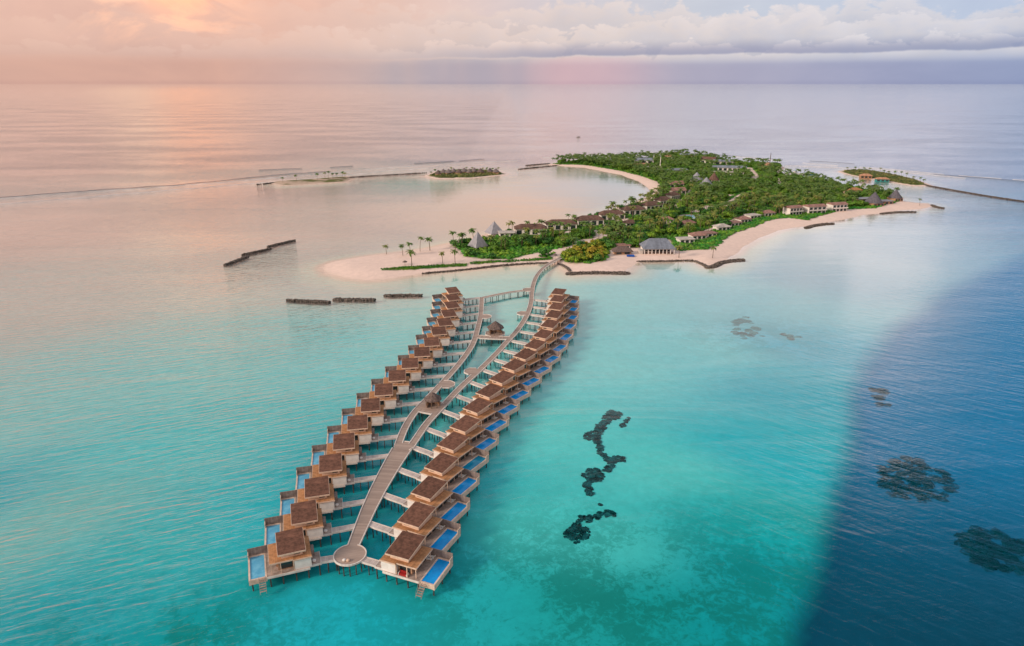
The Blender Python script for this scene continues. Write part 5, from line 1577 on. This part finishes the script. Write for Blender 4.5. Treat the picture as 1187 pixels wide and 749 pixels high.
LM = [((563, 280), 'around the steep grey pyramid roofs'), ((625, 272), 'behind the boardwalk landing, before the long brown roofed houses'), ((690, 265), 'between the sandy paths and the round lagoon houses'),
      ((765, 272), 'right behind the blue roofed beach restaurant'), ((800, 284), 'between the beach restaurant and the first beach bungalows'), ((750, 255), 'around the lone houses left of the swimming pool'),
      ((815, 258), 'beside the turquoise swimming pool'), ((850, 262), 'among the pale beach bungalows on the right'), ((850, 240), 'along the pale service road'), ((900, 245), 'left of the white two storey villas'),
      ((770, 235), 'by the round lagoon shore, below the red roofed houses'), ((820, 225), 'around the conical huts'), ((950, 240), 'behind the white two storey villas'), ((1005, 235), 'around the pointed restaurant roofs'), ((720, 195), 'on the long far arm of the island'), ((900, 215), 'in the rear woodland by the channel')]
LMG = [(G(*p), t) for p, t in LM]
def zone(x, y): return min(LMG, key=lambda q: math.dist(q[0], (x, y)))[1]
rng = random.Random(11)
for k, (x, y) in enumerate(trees[:300]):
    place_tree('tree', x, y, rng.uniform(.7, 1.3), rng.uniform(0, 6.28), 'dense green broadleaf tree ' + zone(x, y), 'tree', 'broadleaf trees ' + zone(x, y), rng.randrange(5))
for k, (x, y) in enumerate(palms[:300]):
    place_tree('palm', x, y, rng.uniform(.8, 1.15), rng.uniform(0, 6.28), 'woodland coconut palm ' + zone(x, y), 'palm tree', 'palms ' + zone(x, y), rng.randrange(5))
for k, (x, y) in enumerate(yel[:120]):
    place_tree('ytree', x, y, rng.uniform(.8, 1.3), rng.uniform(0, 6.28), 'yellow green shrub in the thicket right of the boardwalk landing', 'shrub', 'yellow green shrubs by the boardwalk landing', rng.randrange(2))
rest(trees[300:], TREE, 'far_woodland', M['leaf'], 'tree')
rest(palms[300:], PALM, 'far_palm_grove', M['palm'], 'palm')


def bushes(polys, spacing, name, m, hmax, seed, skip_paths=True):
    rng = random.Random(seed); mb = MB()
    for poly in polys:
        for x, y in scatter(poly, spacing, rng):
            if skip_paths and blocked(x, y, -1.4): continue
            z = max(.1, ground_z(x, y)); r = rng.uniform(.6, 1.2) * spacing * .5
            lump(mb, x, y, z + r * .2, r, r, r * rng.uniform(.4, .7) * hmax, rng, .3)
            for _ in range(5):
                d = Vector((rng.gauss(0, 1), rng.gauss(0, 1), abs(rng.gauss(.3, .7)))).normalized()
                leaf_quad(mb, Vector((x, y, z + r * .2)) + d * r * .95, d, .4, rng)
    tag(mb.build(name, m), kind='stuff')


bushes([VEG], 3.0, 'undergrowth', M['bush'], 1.15, 5)
so_ = offset(resample(SHORE_R, 8), 8.5); si_ = resample(SHORE_R, 8)
rj = random.Random(5); si_ = [(x + rj.uniform(-2.5, 2.5), y + rj.uniform(-2.5, 2.5)) for x, y in si_]
M['shorebush'] = foliage('emerald_shore_bushes', (0.012, 0.12, 0.012), (0.02, 0.24, 0.022), (0.10, 0.26, 0.02), 0.2, 0.0)
bushes([si_ + so_[::-1]], 2.0, 'shore_bushes', M['shorebush'], 1.5, 9, False)
bushes([HEDGE_SPIT, HEDGE_SHORE], 1.1, 'low_hedge_plants', M['bush'], 1.3, 6, False)
inner = lambda poly, k: [((x - cx0) * k + cx0, (y - cy0) * k + cy0) for cx0, cy0 in [(sum(p[0] for p in poly) / len(poly), sum(p[1] for p in poly) / len(poly))] for x, y in poly]
M['dryscrub'] = foliage('olive_scrub', (0.05, 0.085, 0.02), (0.10, 0.13, 0.03), (0.20, 0.18, 0.06), 0.3, 0.0)
bushes([inner(ISLET_B, .88), inner(ISLET_C, .86)], 3.0, 'islet_plants', M['dryscrub'], 1.2, 8, False)
print('objects', len(bpy.data.objects))
